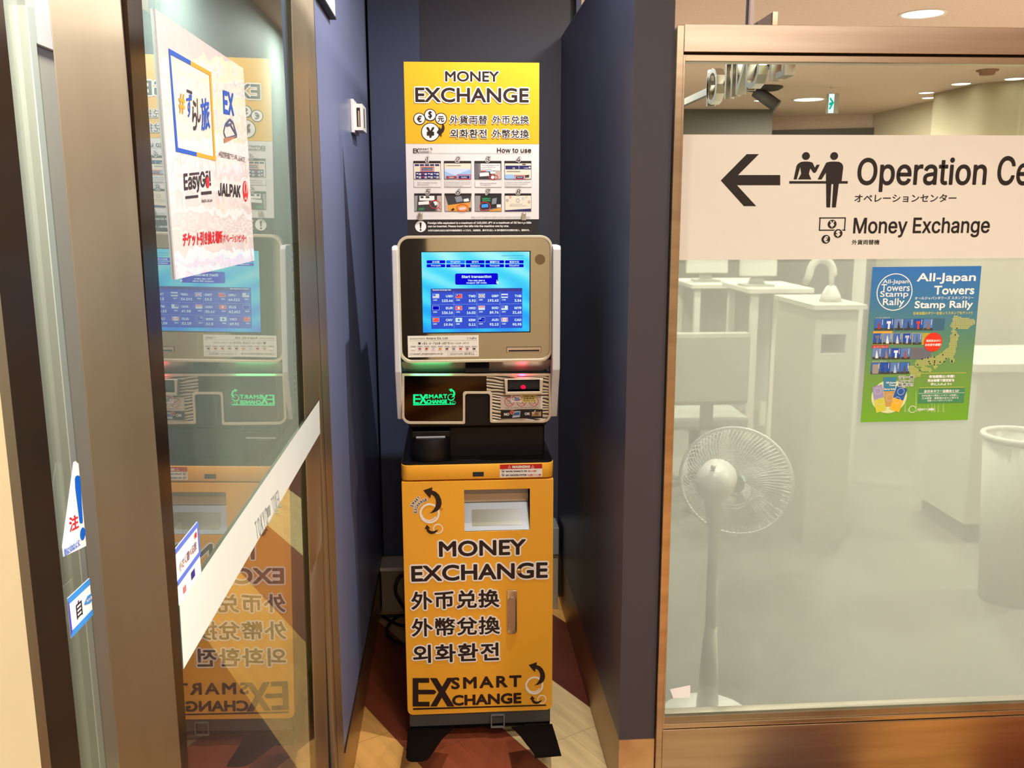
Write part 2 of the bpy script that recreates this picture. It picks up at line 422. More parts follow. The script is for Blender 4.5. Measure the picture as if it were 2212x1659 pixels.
# ------------------------------------------------------------------ floor
def floor_mat():
    m = bpy.data.materials.new('banded_wood_floor'); m.use_nodes = True; nt = m.node_tree; b = nt.nodes['Principled BSDF']; N = nt.nodes.new; L = nt.links.new
    tc = N('ShaderNodeTexCoord'); sp = N('ShaderNodeSeparateXYZ'); L(tc.outputs['Object'], sp.inputs[0])
    def M(op, a, b_=None, c=None):
        n = N('ShaderNodeMath'); n.operation = op
        for i, v in enumerate((a, b_, c)):
            if v is None: continue
            if isinstance(v, (int, float)): n.inputs[i].default_value = v
            else: L(v, n.inputs[i])
        return n.outputs[0]
    ang = RAD(29.4)
    s = M('ADD', M('MULTIPLY', sp.outputs[0], cos(ang)), M('MULTIPLY', sp.outputs[1], sin(ang)))     # across the bands
    t = M('SUBTRACT', M('MULTIPLY', sp.outputs[1], cos(ang)), M('MULTIPLY', sp.outputs[0], sin(ang)))  # along them
    u = M('DIVIDE', M('SUBTRACT', s, 1.04), .29)
    ph = M('DIVIDE', M('MODULO', M('ADD', u, 400), 4), 4)
    r = N('ShaderNodeValToRGB'); r.color_ramp.interpolation = 'CONSTANT'; L(ph, r.inputs[0])
    e = r.color_ramp.elements; e.new(.5); e.new(.5)
    for k, (p, c) in enumerate(((0, (134, 66, 40)), (.25, (212, 184, 132)), (.5, (96, 46, 32)), (.75, (228, 170, 92)))):
        e[k].position = p; e[k].color = lin(c)
    cb = N('ShaderNodeCombineXYZ'); L(M('MULTIPLY', s, 26), cb.inputs[0]); L(M('MULTIPLY', t, 2.2), cb.inputs[1])
    n = N('ShaderNodeTexNoise'); n.inputs['Scale'].default_value = 1.4; n.inputs['Detail'].default_value = 7; L(cb.outputs[0], n.inputs[0])
    k = M('ADD', M('MULTIPLY', n.outputs[0], .75), .62)
    j1 = M('LESS_THAN', M('ABSOLUTE', M('SUBTRACT', M('FRACT', M('MULTIPLY', u, 2)), .5)), .494)
    tt = M('ADD', M('DIVIDE', t, .42), M('MULTIPLY', M('FLOOR', u), .37))
    j2 = M('LESS_THAN', M('ABSOLUTE', M('SUBTRACT', M('FRACT', M('ADD', tt, 200)), .5)), .497)
    jj = M('ADD', M('MULTIPLY', M('MULTIPLY', j1, j2), .4), .6)
    k = M('MULTIPLY', k, jj)
    vm = N('ShaderNodeVectorMath'); vm.operation = 'SCALE'; L(r.outputs[0], vm.inputs[0]); L(k, vm.inputs['Scale'])
    L(vm.outputs[0], b.inputs['Base Color']); b.inputs['Roughness'].default_value = .34; b.inputs['Specular IOR Level'].default_value = .4
    return m
struct(MB().box((-3, -3.2, -.06), (4.6, 11.2, 0), floor_mat()), 'floor', 'wood floor of diagonal brown, cream and yellow bands', 'floor')
struct(MB().box((.5, 2.14, -.02), (4.5, 10.9, .004), mat('office_carpet', (112, 111, 106), .8)), 'floor_office', 'grey office carpet behind the shop window', 'floor')
CEILM = mat('ceiling_board', (230, 206, 188), .8, vary=(60, (222, 194, 174)))
struct(MB().box((-3, -3.2, CEIL), (4.6, 11.2, CEIL+.08), CEILM), 'ceiling', 'pinkish beige speckled ceiling board with downlights', 'ceiling')

# ------------------------------------------------------------------ hall behind the viewer and outer walls
HALLW = mat('hall_wall_beige', (220, 204, 174), .7)
DARKREFL = mat('dark_reflection_panel', (34, 28, 26), .5)
rear = MB().box((-3, -3.2, 0), (4.6, -3.1, CEIL), HALLW)
for x0, x1, c in ((-2.2, -1.5, DARKREFL), (-.55, -.2, DARKREFL), (.9, 1.3, DARKREFL), (2.0, 2.25, WHITEP), (3.0, 3.7, DARKREFL)): rear.box((x0, -3.1, .02), (x1, -3.07, 2.2), c)  # unseen panels added for the dark shapes they reflect in the machine
struct(rear, 'wall_rear', 'beige wall of the hall with dark panels added for reflections')
struct(MB().box((4.5, -3.2, 0), (4.6, 11.2, CEIL), HALLW), 'wall_east', 'beige outer wall of the hall and office')
struct(MB().box((-3, -3.2, 0), (-2.9, 11.2, CEIL), GREYP), 'wall_west', 'grey outer wall of the passage')
# passage wall seen through the sliding door's glass
pw = MB().box((-1.02, -1.2, 0), (-.92, 11.1, CEIL), GREYP)
pw.box((-.92, 1.2, 0), (-.90, 2.62, CEIL), WHITEP)
struct(pw, 'wall_passage', 'grey passage wall with a white lining behind the glass')
dr = MB()
_a = onX(48, 100, -.9); _z = onX(60, 118, -.9).z
dr.box((-.899, _a.y+.001, .02), (-.88, _a.y+.419, _z+.019), mat('grey_door_leaf', (176, 170, 150), .5))
dr.box((-.90, _a.y-.03, 0), (-.87, _a.y, _z+.02), WHITEP).box((-.90, _a.y+.42, 0), (-.87, _a.y+.45, _z+.02), WHITEP).box((-.90, _a.y-.03, _z+.02), (-.87, _a.y+.45, _z+.09), WHITEP)
struct(dr, 'door_2', 'grey flush door in a white frame on the passage wall', 'door')

# ------------------------------------------------------------------ the niche
NL, NR, NB = -.285, .41, 3.40
wl = MB().box((NL-.07, 2.11, .19), (NL, NB+.08, CEIL), mat('blue_laminate_lit', (112, 120, 154), .34, spec=.55, bump=(260, .05, .0006)))  # lighter copy of the niche laminate, lamp sheen put into the colour
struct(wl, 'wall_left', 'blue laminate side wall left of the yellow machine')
xs = onY(905, 60, NB).x; xe = onY(1232, 30, NB+.03).x
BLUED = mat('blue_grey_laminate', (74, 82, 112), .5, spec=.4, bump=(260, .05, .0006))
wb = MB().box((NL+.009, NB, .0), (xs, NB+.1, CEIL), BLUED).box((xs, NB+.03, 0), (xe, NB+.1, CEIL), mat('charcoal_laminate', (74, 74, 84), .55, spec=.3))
wb.box((NL-.05, NB+.09, 0), (xe, NB+.1, CEIL), BLACK)
wb.box((xe, NB+.05, 0), (xe+.02, NB+.1, CEIL), BLACK).box((xe+.02, NB+.02, 0), (xe+.038, NB+.1, CEIL), BLUED)
struct(wb, 'wall_back', 'dark blue panelled back wall of the niche')
PZ = 2.125
wr = MB().box((NR, 2.085, .193), (.5, NB+.02, PZ), BLUE)
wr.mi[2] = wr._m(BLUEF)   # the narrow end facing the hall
struct(wr, 'wall_right', 'tall blue partition right of the machine, open above')
struct(MB().box((NR-.001, 2.084, PZ), (.501, NB+.02, PZ+.003), mat('laminate_edge', (170, 164, 156), .5)), 'trim_1', 'thin pale edging along the partition top', 'trim')
SKIRT = mat('bronze_skirting', (150, 116, 74), .3, .7, aniso=.5)
struct(MB().box((NR+.002, 2.09, 0), (.498, NB+.02, .193), SKIRT), 'baseboard_right', 'bronze skirting along the partition foot', 'baseboard')
struct(MB().box((NR+.001, 2.082, 0), (.501, 2.09, .193), mat('cream_steel', (226, 190, 140), .32, .8, vary=(14, (206, 168, 120)))), 'baseboard_front', 'cream metal foot plate on the partition end', 'baseboard')
struct(MB().box((NL-.06, 2.115, 0), (NL-.002, NB+.08, .172), SKIRT).box((NL-.002, 2.115, .168), (NL+.001, NB+.06, .172), BLACK), 'baseboard_left', 'bronze skirting along the left niche wall', 'baseboard')
struct(MB().box((NL, NB-.008, 0), (NR, NB+.0, .19), mat('taupe_skirting', (120, 104, 84), .6)), 'baseboard_back', 'taupe skirting at the back of the niche', 'baseboard')

# ------------------------------------------------------------------ storefront glazing on the right
FY = 2.085
XE = 2.3
fr = MB()
fr.box((.503, FY-.012, 0), (.519, FY+.05, onY(1465, 56, FY).z), STEEL)                      # left edge post
win = tag(fr.build('window_1', None, .0012), 'steel framed shop window right of the partition, half frosted', 'window', kind='structure')
zt = onY(1800, 57.5, FY).z; zb = onY(1800, 116.5, FY).z
MB().box((.519, FY-.012, zb), (XE, FY+.05, zt), STEELB).build('top_rail', win, .001)
z2 = onY(1800, 134.5, FY).z; z1 = onY(1800, 121, FY).z
MB().box((.519, FY-.002, z2), (XE, FY+.04, z1), STEEL).box((.519, FY+.004, z1), (XE, FY+.04, zb), BLACK).box((.519, FY-.004, .2), (.5255, FY+.03, z1), STEEL).build('window_frame', win, .0008)
zs = onY(1800, 1558, FY).z; zq = onY(1800, 1548, FY).z; zg = onY(1800, 1533.5, FY).z
MB().box((.519, FY-.012, 0), (XE, FY+.05, zs), STEELB).build('kick_panel', win, .001)
MB().box((.519, FY-.006, zs+.001), (XE, FY+.045, zq), STEEL).box((.519, FY-.001, zq), (XE, FY+.04, zg), STEELD).build('sill_rail', win, .001)
MB().box((.5255, FY+.003, zg), (XE, FY+.010, z2), glass_mat('shop_glass', .10, (246, 250, 246), 0, 1.0)).build('glass_pane', win)
def frost_mat():
    m = bpy.data.materials.new('frosted_film'); m.use_nodes = True; nt = m.node_tree; nt.nodes.clear(); N = nt.nodes.new; L = nt.links.new
    o = N('ShaderNodeOutputMaterial')
    d = N('ShaderNodeBsdfDiffuse'); d.inputs[0].default_value = lin((190, 188, 180))
    t = N('ShaderNodeBsdfTranslucent'); t.inputs[0].default_value = lin((190, 188, 182))
    r = N('ShaderNodeBsdfRefraction'); r.inputs['Roughness'].default_value = .17; r.inputs['IOR'].default_value = 1.03; r.inputs[0].default_value = lin((238, 240, 232))
    a = N('ShaderNodeMixShader'); a.inputs[0].default_value = .5; L(d.outputs[0], a.inputs[1]); L(t.outputs[0], a.inputs[2])
    b = N('ShaderNodeMixShader'); b.inputs[0].default_value = .37; L(a.outputs[0], b.inputs[1]); L(r.outputs[0], b.inputs[2])
    L(b.outputs[0], o.inputs[0]); return m
zf = onY(1800, 560, FY).z
MB().add([(.5255, FY+.012, zg), (XE, FY+.012, zg), (XE, FY+.012, zf+.004), (.5255, FY+.012, zf+.004)], [(0, 1, 2, 3)], frost_mat()).build('frosted_film', win, props={'label': 'frosted film'})

# ------------------------------------------------------------------ sliding glass door and its posts on the left
GX = -.290
def gy(x, y): return onX(x, y, GX).y
y_band = gy(282, 0); y_p1 = gy(249, 0); y_p0 = gy(85, 0); y_gr = 1.95; y_st = 1.765
post = MB().prism([(-.284, y_p0), (-.284, y_p1), (-.301, y_p1), (-.301, y_p0+.062)], 'z', 0, CEIL, STEELD)
struct(post, 'trim_2', 'broad brushed metal door post at the left', 'trim', .003)
TILT = (1.05, .0139); GM = -.2905
def gx_at(z): return GM+TILT[1]*(z-TILT[0])     # the glass leaf hangs a touch out of plumb
def leaf(y0, y1, back, front, m, z0=.02, z1=CEIL):
    return MB().prism([(gx_at(z0)+back, z0), (gx_at(z0)+front, z0), (gx_at(z1)+front, z1), (gx_at(z1)+back, z1)], 'y', y0, y1, m)
dl = leaf(y_st, y_gr-.004, -.012, .001, STEELD)
door = tag(dl.build('door_1', None, 0), 'glass sliding door leaf with white stripe beside the machine niche', 'door', kind='structure')
leaf(y_p1, y_band, -.03, .0014, DKBAND).build('lead_stile', door, props={'label': 'dark glossy leading stile'})
leaf(y_band, y_st, -.009, 0, glass_mat('door_glass', .38, (232, 240, 236), 0, .52)).build('glass_pane', door)
jm = MB().box((-.32, y_gr+.003, 0), (GX+.004, 2.11, CEIL), STEELD).box((-.32, y_gr-.004, 0), (-.296, y_gr+.003, CEIL), BLACK).box((-.3, y_gr+.035, 0), (GX+.0045, y_gr+.042, CEIL), BLACK)
struct(jm, 'trim_4', 'bronze metal door jamb before the blue niche wall', 'trim', .001)
y_q = gy(8, 0)
struct(MB().box((-.34, gy(103, 1659), 0), (-.29, y_q, CEIL), DKBAND).box((-.34, gy(76, 1659)-.0, 0), (-.287, gy(103, 1659), CEIL), STEELD), 'trim_5', 'dark bronze stile at the far left', 'trim', .001)
struct(MB().box((-.36, .2, 0), (-.284, gy(76, 1659), CEIL), CREAM), 'trim_6', 'metal post, cream reflection in its colour, at the lower left edge', 'trim', .004)
d3 = MB().box((-.300, y_q, .02), (-.294, y_p0, CEIL), glass_mat('side_glass', .15, (240, 245, 240), 0, .5))
struct(d3, 'window_2', 'narrow clear glass strip between two door posts', 'window')
# white safety stripe across the door glass
sp = Print('x', GM, lift=.0028, tilt=TILT)
STRIPE = mat('white_glass_stripe', (226, 236, 232), .35)
tz = (onX(684, 871, GX).z + onX(389, 1290, GX).z)/2; bz = (onX(685, 943, GX).z + onX(400, 1435, GX).z)/2
so = MB().add([(gx_at(z)+.0024, y, z) for y, z in ((y_band, bz), (y_gr, bz), (y_gr, tz), (y_band, tz))], [(0, 1, 2, 3)], STRIPE).build('safety_stripe', door)
GREYT = ink((150, 158, 158))
sp.textq('TOKYO', (546, 1128), (571, 1094), (552, 1168), GREYT, font='i', sp=1.3)
sp.textq('TOWER', (582, 1076), (597, 1057), (587, 1112), GREYT, font='i', sp=1.3)
sp.poly([(572, 1098), (579, 1090), (581, 1112), (575, 1118)], GREYT)
sp.build('stripe_lettering', so)

# ------------------------------------------------------------------ the exchange machine
INK = ink((44, 26, 20)); INKW = ink((240, 232, 220)); YEL = mat('yellow_powder_coat', (238, 168, 48), .38, spec=.4, bump=(900, .03, .0003))
BLKP = mat('black_plastic', (17, 14, 14), .4, spec=.25, bump=(700, .04, .0003)); BLKG = mat('black_gloss_metal', (9, 7, 7), .75, spec=.03)
SILV = mat('champagne_bezel', (206, 194, 170), .35, .35); WHTP = mat('white_wing_plastic', (214, 214, 212), .4)
DGREY = mat('dark_grey_plinth', (62, 62, 58), .5)
MIRR = mat('smoked_mirror_panel', (172, 168, 152), .04, 1.0); BGLS = mat('black_mirror_panel', (58, 48, 37), .05, 1.0)
CHROME = mat('chrome', (214, 205, 198), .18, 1.0)
K = thing('money_exchange_machine', (.064, 2.42, 0), 'yellow and black money exchange machine with a lit screen, standing in the blue niche', 'currency exchange machine')
HF = 2.42
def X(px, py, Y=HF): return onY(px, py, Y).x
def Zz(px, py, Y=HF): return onY(px, py, Y).z
def R4(x0, y0, x1, y1, Y=HF):
    """pixel box -> (x0, z0, x1, z1) on the plane Y"""
    xc, yc = (x0+x1)/2, (y0+y1)/2
    return X(x0, yc, Y), Zz(xc, y1, Y), X(x1, yc, Y), Zz(xc, y0, Y)
kx0, kx1 = X(874, 1290), X(1194, 1290)
zd0, zd1 = Zz(1034, 1539), Zz(1034, 1038.5)
zc0, zc1 = Zz(1034, 1035), Zz(1034, 1003)
KB = 2.88
# cabinet and plinth
foot = rrect(kx0+.002, HF+.066, kx1-.002, KB, .02, 5)
MB().prism(foot, 'z', zd0-.003, zd1+.004, YEL, True).build('cabinet_body', K, .002)
MB().prism(rrect(kx0+.004, HF+.006, kx1-.004, KB-.01, .008, 3), 'z', .040, zd0-.002, DGREY).build('plinth', K)
# door with a cash tray opening
tx0, tz0, tx1, tz1 = R4(1003, 1057, 1144.5, 1147)
dmb = MB().plate(rrect(kx0, zd0, kx1, zd1, .017, 6, (1, 1, 0, 0)), [[(tx0, tz0), (tx1, tz0), (tx1, tz1), (tx0, tz1)]], 'y', HF, HF+.0655, YEL)
DOOR = dmb.build('cabinet_door', K, .0085, 4, ang=60)
TRAYG = mat('tray_grey', (206, 198, 190), .5); TRAYS = mat('silver_tray', (146, 150, 154), .35, .2)
zm = Zz(1073, 1096.5); zn = Zz(1073, 1079)
tr = MB().box((tx0-.002, HF+.06, tz0), (tx1+.002, HF+.064, tz1), TRAYG).box((tx0-.003, HF+.002, tz0), (tx0, HF+.062, tz1), TRAYG).box((tx1, HF+.002, tz0), (tx1+.003, HF+.062, tz1), TRAYG)
tr.box((tx0-.002, HF+.002, tz1), (tx1+.002, HF+.062, tz1+.003), TRAYG).box((tx0-.002, HF+.002, tz0-.003), (tx1+.002, HF+.062, tz0), TRAYS)
tr.box((tx0, HF+.055, zm), (tx1, HF+.06, zn), mat('tray_tan', (222, 190, 156), .6))
# sloping silver lip
tr.add([(tx0, HF+.003, tz0+.001), (tx1, HF+.003, tz0+.001), (tx1, HF+.045, zm), (tx0, HF+.045, zm)], [(0, 1, 2, 3)], TRAYS)
TR = tr.build('cash_tray', K)
wx0, wz0, wx1, wz1 = R4(1020, 1108, 1128, 1137.5)
def lip(x, z): return (x, HF+.003+.042*(z-tz0-.001)/(zm-tz0-.001)-.001, z)
MB().add([lip(wx0, wz0), lip(wx1, wz0), lip(wx1, wz1), lip(wx0, wz1)], [(0, 1, 2, 3)], mat('olive_tray_window', (124, 121, 86), .25)).build('tray_window', TR)
# lock and handle
c = onY(1121, 1233, HF)
MB().lathe([(0, .004), (.0062, .004), (.0072, .003), (.0072, 0)], (c.x, HF, c.z), (0, -1, 0), mat('brass', (222, 170, 96), .3, .8), 20).box((c.x-.002, HF-.0045, c.z-.001), (c.x+.002, HF-.004, c.z+.001), BLACK).build('lock', DOOR)
hx0, hz0, hx1, hz1 = R4(1095.5, 1275, 1116.5, 1367.5)
gx0, gz0, gx1, gz1 = R4(1099, 1289, 1112.5, 1360)
_l = MB().prism(rrect(hx0, hz0, hx1, hz1, .008, 5, (1, 1, 0, 0)), 'y', HF-.004, HF, CHROME)
_l.prism(rrect(gx0, gz0, gx1, gz1, .0078, 6, (1, 1, 1, 1)), 'y', HF-.0075, HF-.003, mat('handle_grip_tan', (176, 146, 122), .3, .6))
for q in (hx0+.002, hx1-.0035): _l.box((q, HF-.0045, gz0), (q+.0015, HF-.004, gz1-.005), BLACK)
_l.build('handle', DOOR, .0008)

def ex_mark(p, x0, y0, x1, y1, m, lay=None):
    """the interlocked EX monogram inside a pixel box, in the print's own pixels"""
    def T(q): return (x0+(q[0]-125)/(665-125)*(x1-x0), y0+(q[1]-497)/(870-497)*(y1-y0))
    for part in ([(125, 500), (200, 500), (200, 870), (125, 870)], [(190, 500), (340, 500), (340, 562), (190, 562)],
                 [(190, 652), (405, 652), (435, 682), (405, 712), (190, 712)], [(190, 808), (345, 808), (345, 870), (190, 870)],
                 [(348, 500), (437, 500), (668, 870), (575, 870)], [(575, 497), (655, 497), (437, 870), (352, 870)]):
        p.poly([T(q) for q in part], m, lay)
def swirl(p, cx, cy, s, dark, pale, lay):
    """two rings and two bent arrows; (cx, cy) is the centre of the large ring, s its scale"""
    def T(q): return (cx+(q[0]-625)*s, cy+(q[1]-530)*s)
    p.ring(cx, cy, 106*s, 20*s, pale, lay); p.ring(cx-6*s, cy-2*s, 84*s, 13*s, pale, lay, a0=190, a1=330)
    q = T((713, 693)); p.ring(*q, 53*s, 11*s, pale, lay)
    A = [(557, 288), (655, 255), (650, 288), (632, 372), (606, 346)]
    B1 = [(650, 288), (690, 302), (725, 335), (748, 385), (752, 430), (740, 470), (712, 502), (672, 520), (622, 531), (655, 505), (682, 468), (694, 425), (690, 385), (672, 350), (641, 330)]
    p.poly([T(x) for x in A], dark, lay+1)
    n = len(B1); o = B1[:9]; inn = [B1[0]]+[B1[14], B1[13], B1[12], B1[11], B1[10], B1[9], (640, 518), B1[8]]
    for i in range(8): p.poly([T(o[i]), T(o[i+1]), T(inn[i+1]), T(inn[i])], dark, lay+1)
    p.poly([T(x) for x in ((597, 650), (635, 692), (612, 690), (590, 695), (571, 694))], dark, lay+1)
    o = [(590, 695), (598, 722), (620, 742), (650, 749), (682, 738), (705, 720), (716, 698)]; inn = [(612, 690), (620, 703), (634, 714), (652, 720), (672, 717), (692, 709), (716, 698)]
    for i in range(6): p.poly([T(o[i]), T(o[i+1]), T(inn[i+1]), T(inn[i])], dark, lay+1)

# door lettering
p = Print('y', HF, (800, 1000), 4.88)
p.lay = 2
OUT = [(INKW, .13)]
def big(s, x0, y0, x1, y1, w=.055, font='d', sp=1.0, o=.15, pr=None):
    (pr or p).text(s, x0, y0, x1, y1, INK, w, [(INKW, o)], font, sp, 4)
big('MONEY', 722, 812, 1640, 980, .045)
p.lay = 4
big('EXCHANGE', 430, 1062, 1870, 1233, .045)
p.org = (0, 0); p.k = 1
p.lay = 6; big('外币兑换', 888, 1275, 1079, 1314.5, .03, sp=1.06, o=.11)
big('外幣兌換', 889, 1333, 1080, 1372.5, .026, sp=1.06, o=.11)
big('외화환전', 892, 1390, 1078, 1429.5, .03, sp=1.12, o=.11)
p.build('heading_lettering', DOOR)
p = Print('y', HF, (870, 1380), 5.946); p.lay = 2
ex_mark(p, 127, 499, 662, 868, INK)
p.text('SMART', 620, 478, 1525, 633, INK, .055, sp=1.25)
p.text('CHANGE', 632, 704, 1525, 846, INK, .065)
p.poly([(133, 888), (1842, 842), (1842, 860), (133, 912)], INK)
swirl(p, 1690, 597, 1.09, INK, INKW, 4)
p.build('emblem_lettering', DOOR)
p = Print('y', HF, (800, 1000), 4.88); p.lay = 2
swirl(p, 625, 530, 1.0, INK, INKW, 4)
for s, pts in (('SMART', [(438, 452, 62), (455, 425, 58), (474, 402, 50), (492, 385, 46), (510, 368, 42)]), ('EXCHANGE', [(476, 516, 84), (477, 491, 74), (485, 468, 66), (499, 447, 58), (515, 428, 50), (537, 410, 42), (562, 397, 32), (587, 387, 18)])):
    for ch, (cx, cy, a) in zip(s, pts): p.texta(ch, cx, cy, 17 if ch != 'M' else 21, 30, a, INK, .06, [(INKW, .24)])
p.ring(750, 487, 11, 3, INK, 3)
p.build('swirl_emblem', DOOR)

# collar: yellow band with sensor and warning label
MB().prism(rrect(kx0-.001, HF+.001, kx1+.001, KB, .022, 6), 'z', zc0, zc1, YEL, True).build('collar', K, .0015)
sx0, sz0, sx1, sz1 = R4(1021.5, 1019.7, 1045, 1029)
MB().box((sx0, HF-.001, sz0), (sx1, HF+.002, sz1), BLACK).build('sensor_window', K)
p = Print('y', HF+.001, (800, 1000), 4.88)
RED = ink((190, 34, 24)); LBL = ink((236, 228, 216))
p.rect(1366, 13, 1811, 148, LBL); p.next()
p.rect(1366, 13, 1811, 62, RED); p.next()
p.text('WARNING', 1492, 25, 1685, 55, LBL, .09, font='i')
for x in (1466, 1712):
    p.line([(x-15, 54), (x, 27), (x+15, 54), (x-15, 54)], 3, LBL)
p.text('Security Cameras In Use', 1425, 76, 1650, 98, INK, .05, font='i'); p.text('防犯カメラ作動中', 1662, 76, 1752, 94, RED, .03)
p.text('GPS TRACKING SYSTEM', 1425, 118, 1645, 137, INK, .06, font='i'); p.text('GPS追跡システム搭載', 1655, 116, 1800, 134, RED, .03)
for y in (85, 126): p.ring(1397, y, 17, 3, INK); p.poly([(1385, y-4), (1408, y-1), (1412, y+8), (1390, y+5)], INK)
p.build('warning_label', K, props={'label': 'white label with a red warning heading'})

# black neck with a ledge, body block behind the head
bx0, bx1 = X(868, 640)+.006, X(1190, 640)-.006
yf = HF+.028
prof = [(yf, 1.422), (yf, Zz(1034, 925)), (yf+.045, Zz(1034, 935)), (yf+.05, zc1), (KB-.02, zc1), (KB-.02, 1.422)]
BODY = MB().prism(prof, 'x', bx0+.002, bx1-.002, BLKP).build('upper_body', K, .004)
MB().prism(rrect(kx0+.001, HF+.004, kx1-.001, KB-.01, .02, 5), 'z', zc1, zc1+.004, BLKP).build('ledge', K)
# side lettering on the body, seen mirrored in the door glass
SX = bx0+.002
def side_text(string, y, zt, zb, hgt, m, mb):
    z = zt; step = (zt-zb)/len(string)
    for ch in string:
        vs, fs, es, (a, b, c_, d) = glyphs(ch)
        s_ = step*.78/(d-b)
        mb.add([(SX-.0006, y-(q[0]-(a+c_)/2)*hgt/(c_-a), z-step*.1-(d-q[1])*s_) for q in vs], fs, m); z -= step
for word, y_, zb__ in (('MONEY', 2.60, 1.13), ('EXCHANGE', 2.66, .98)):
    sm = MB(); side_text(word, y_, 1.40, zb__, .034, ink((200, 204, 204)), sm); sm.build('side_lettering', BODY)
# round no-smoking style label low on the cabinet's side
sl = Print('x', kx0+.002)
sd = MB(); ym, zm2 = HF+.07, .62
sd.box((kx0+.0012, ym-.022, zm2-.055), (kx0+.002, ym+.022, zm2+.03), LBL)
for i in range(28):
    a, b = 2*pi*i/28, 2*pi*(i+1)/28
    sd.add([(kx0+.001, ym+.018*cos(a), zm2+.018*sin(a)), (kx0+.001, ym+.018*cos(b), zm2+.018*sin(b)), (kx0+.001, ym+.015*cos(b), zm2+.015*sin(b)), (kx0+.001, ym+.015*cos(a), zm2+.015*sin(a))], [(0, 1, 2, 3)], RED)
for k in range(3): sd.box((kx0+.0008, ym-.016, zm2-.030-.008*k), (kx0+.001, ym+.016, zm2-.026-.008*k), INK)
sd.build('side_label', K, props={'label': 'small white side label with a red ring'})

# display head
h0, hz0_, h1, hz1_ = R4(860.5, 509, 1192.4, 782)
i0, iz0, i1, iz1 = R4(866, 515, 1187.5, 776)
r_o, r_i = .030, .026
s0, sz0_, s1, sz1_ = R4(909.7, 542.5, 1146, 719.5)
MB().plate(rrect(h0, hz0_, h1, hz1_, r_o, 8), [rrect(i0, iz0, i1, iz1, r_i, 8)], 'y', HF-.006, HF+.03, SILV).build('display_bezel', K, .0015)
MB().plate(rrect(i0, iz0, i1, iz1, r_i, 8), [[(s0, sz0_), (s1, sz0_), (s1, sz1_), (s0, sz1_)]], 'y', HF, HF+.022, MIRR).build('display_panel', K)
MB().prism(rrect(h0+.004, hz0_+.003, h1-.004, hz1_-.003, r_o-.003, 8), 'y', HF+.012, HF+.14, BLKP, True).build('head_shell', K)
c = onY(1166.5, 560.5, HF)
MB().prism([(c.x+.0138*cos(2*pi*i/32), c.z+.0138*sin(2*pi*i/32)) for i in range(32)], 'y', HF-.0008, HF, mat('camera_disc', (128, 112, 88), .12, .9)).build('camera_cover', K)
# screen
SCRM = bpy.data.materials.new('screen_cyan_swirl'); SCRM.use_nodes = True
def _scr():
    nt = SCRM.node_tree; b = nt.nodes['Principled BSDF']; N = nt.nodes.new; L = nt.links.new
    tc = N('ShaderNodeTexCoord'); mp = N('ShaderNodeMapping'); mp.inputs['Scale'].default_value = (1.1, 1, 2.6); mp.inputs['Rotation'].default_value = (0, .5, 0)
    w = N('ShaderNodeTexWave'); w.inputs['Scale'].default_value = .8; w.inputs['Distortion'].default_value = 5; w.inputs['Detail'].default_value = 1.5; w.inputs['Detail Scale'].default_value = .9
    L(tc.outputs['Generated'], mp.inputs[0]); L(mp.outputs[0], w.inputs[0])
    sp_ = N('ShaderNodeSeparateXYZ'); L(tc.outputs['Generated'], sp_.inputs[0])
    ma = N('ShaderNodeMath'); ma.operation = 'MULTIPLY_ADD'; ma.inputs[1].default_value = .32; L(w.outputs['Color'], ma.inputs[0])
    m2 = N('ShaderNodeMath'); m2.operation = 'MULTIPLY'; m2.inputs[1].default_value = .66; L(sp_.outputs[2], m2.inputs[0]); L(m2.outputs[0], ma.inputs[2])
    r = N('ShaderNodeValToRGB'); L(ma.outputs[0], r.inputs[0]); e = r.color_ramp.elements; e.new(.35); e.new(.7)
    for k, (q, cc) in enumerate(((0, (0, 150, 255)), (.3, (10, 190, 255)), (.6, (70, 226, 255)), (1, (170, 255, 255)))): e[k].position = q; e[k].color = lin(cc)
    L(r.outputs[0], b.inputs['Emission Color']); b.inputs['Emission Strength'].default_value = .95; b.inputs['Base Color'].default_value = (.0, .0, .0, 1); b.inputs['Roughness'].default_value = .2
_scr()
SCR = MB().box((s0, HF+.006, sz0_), (s1, HF+.012, sz1_), BLACK).build('screen', K)
a0, az0, a1, az1 = R4(912, 544.5, 1144, 717.5)
MB().box((a0, HF+.0035, az0), (a1, HF+.006, az1), SCRM).build('screen_picture', SCR)
p = Print('y', HF+.0035, (900, 530), 8.296)
p.lay = 1
NAVY = glow((16, 12, 214)); NAVY2 = glow((44, 72, 206)); WHT = glow((226, 252, 255)); SKY = glow((24, 120, 250)); TBL = glow((58, 82, 204)); TBH = glow((70, 66, 150)); TEAL = glow((20, 130, 170))
lang = [['日本語', 'English', '한국어', '繁體中文', '简体中文'], ['Français', 'Deutsch', 'Italiano', 'Português', 'Español']]
for r_, row in enumerate(lang):
    for k, s in enumerate(row):
        x0 = 180+351*k; y0 = (268, 338)[r_]
        p.lay = 1; p.rrect(x0, y0, x0+333, y0+55, 10, SKY if s == 'English' else NAVY); p.lay = 2
        cxw = {'日本語': 128, '한국어': 120}.get(s, 175); cx = x0+166
        p.text(s, cx-cxw/2, y0+13, cx+cxw/2, y0+(45 if r_ == 0 else 43), WHT, .05, font='i' if r_ or s == 'English' else 'd')
p.lay = 1; p.rrect(690, 502, 1458, 703, 30, NAVY); p.lay = 2
p.text('Start transaction', 806, 535, 1340, 585, WHT, .05, font='i'); p.text('You can use a', 916, 610, 1220, 645, WHT, .05, font='i'); p.text('coupon QR code.', 890, 655, 1260, 692, WHT, .05, font='i')
p.poly([(1432, 620), (1442, 620), (1446, 645), (1466, 652), (1468, 672), (1455, 690), (1438, 688), (1422, 664), (1432, 660)], WHT)
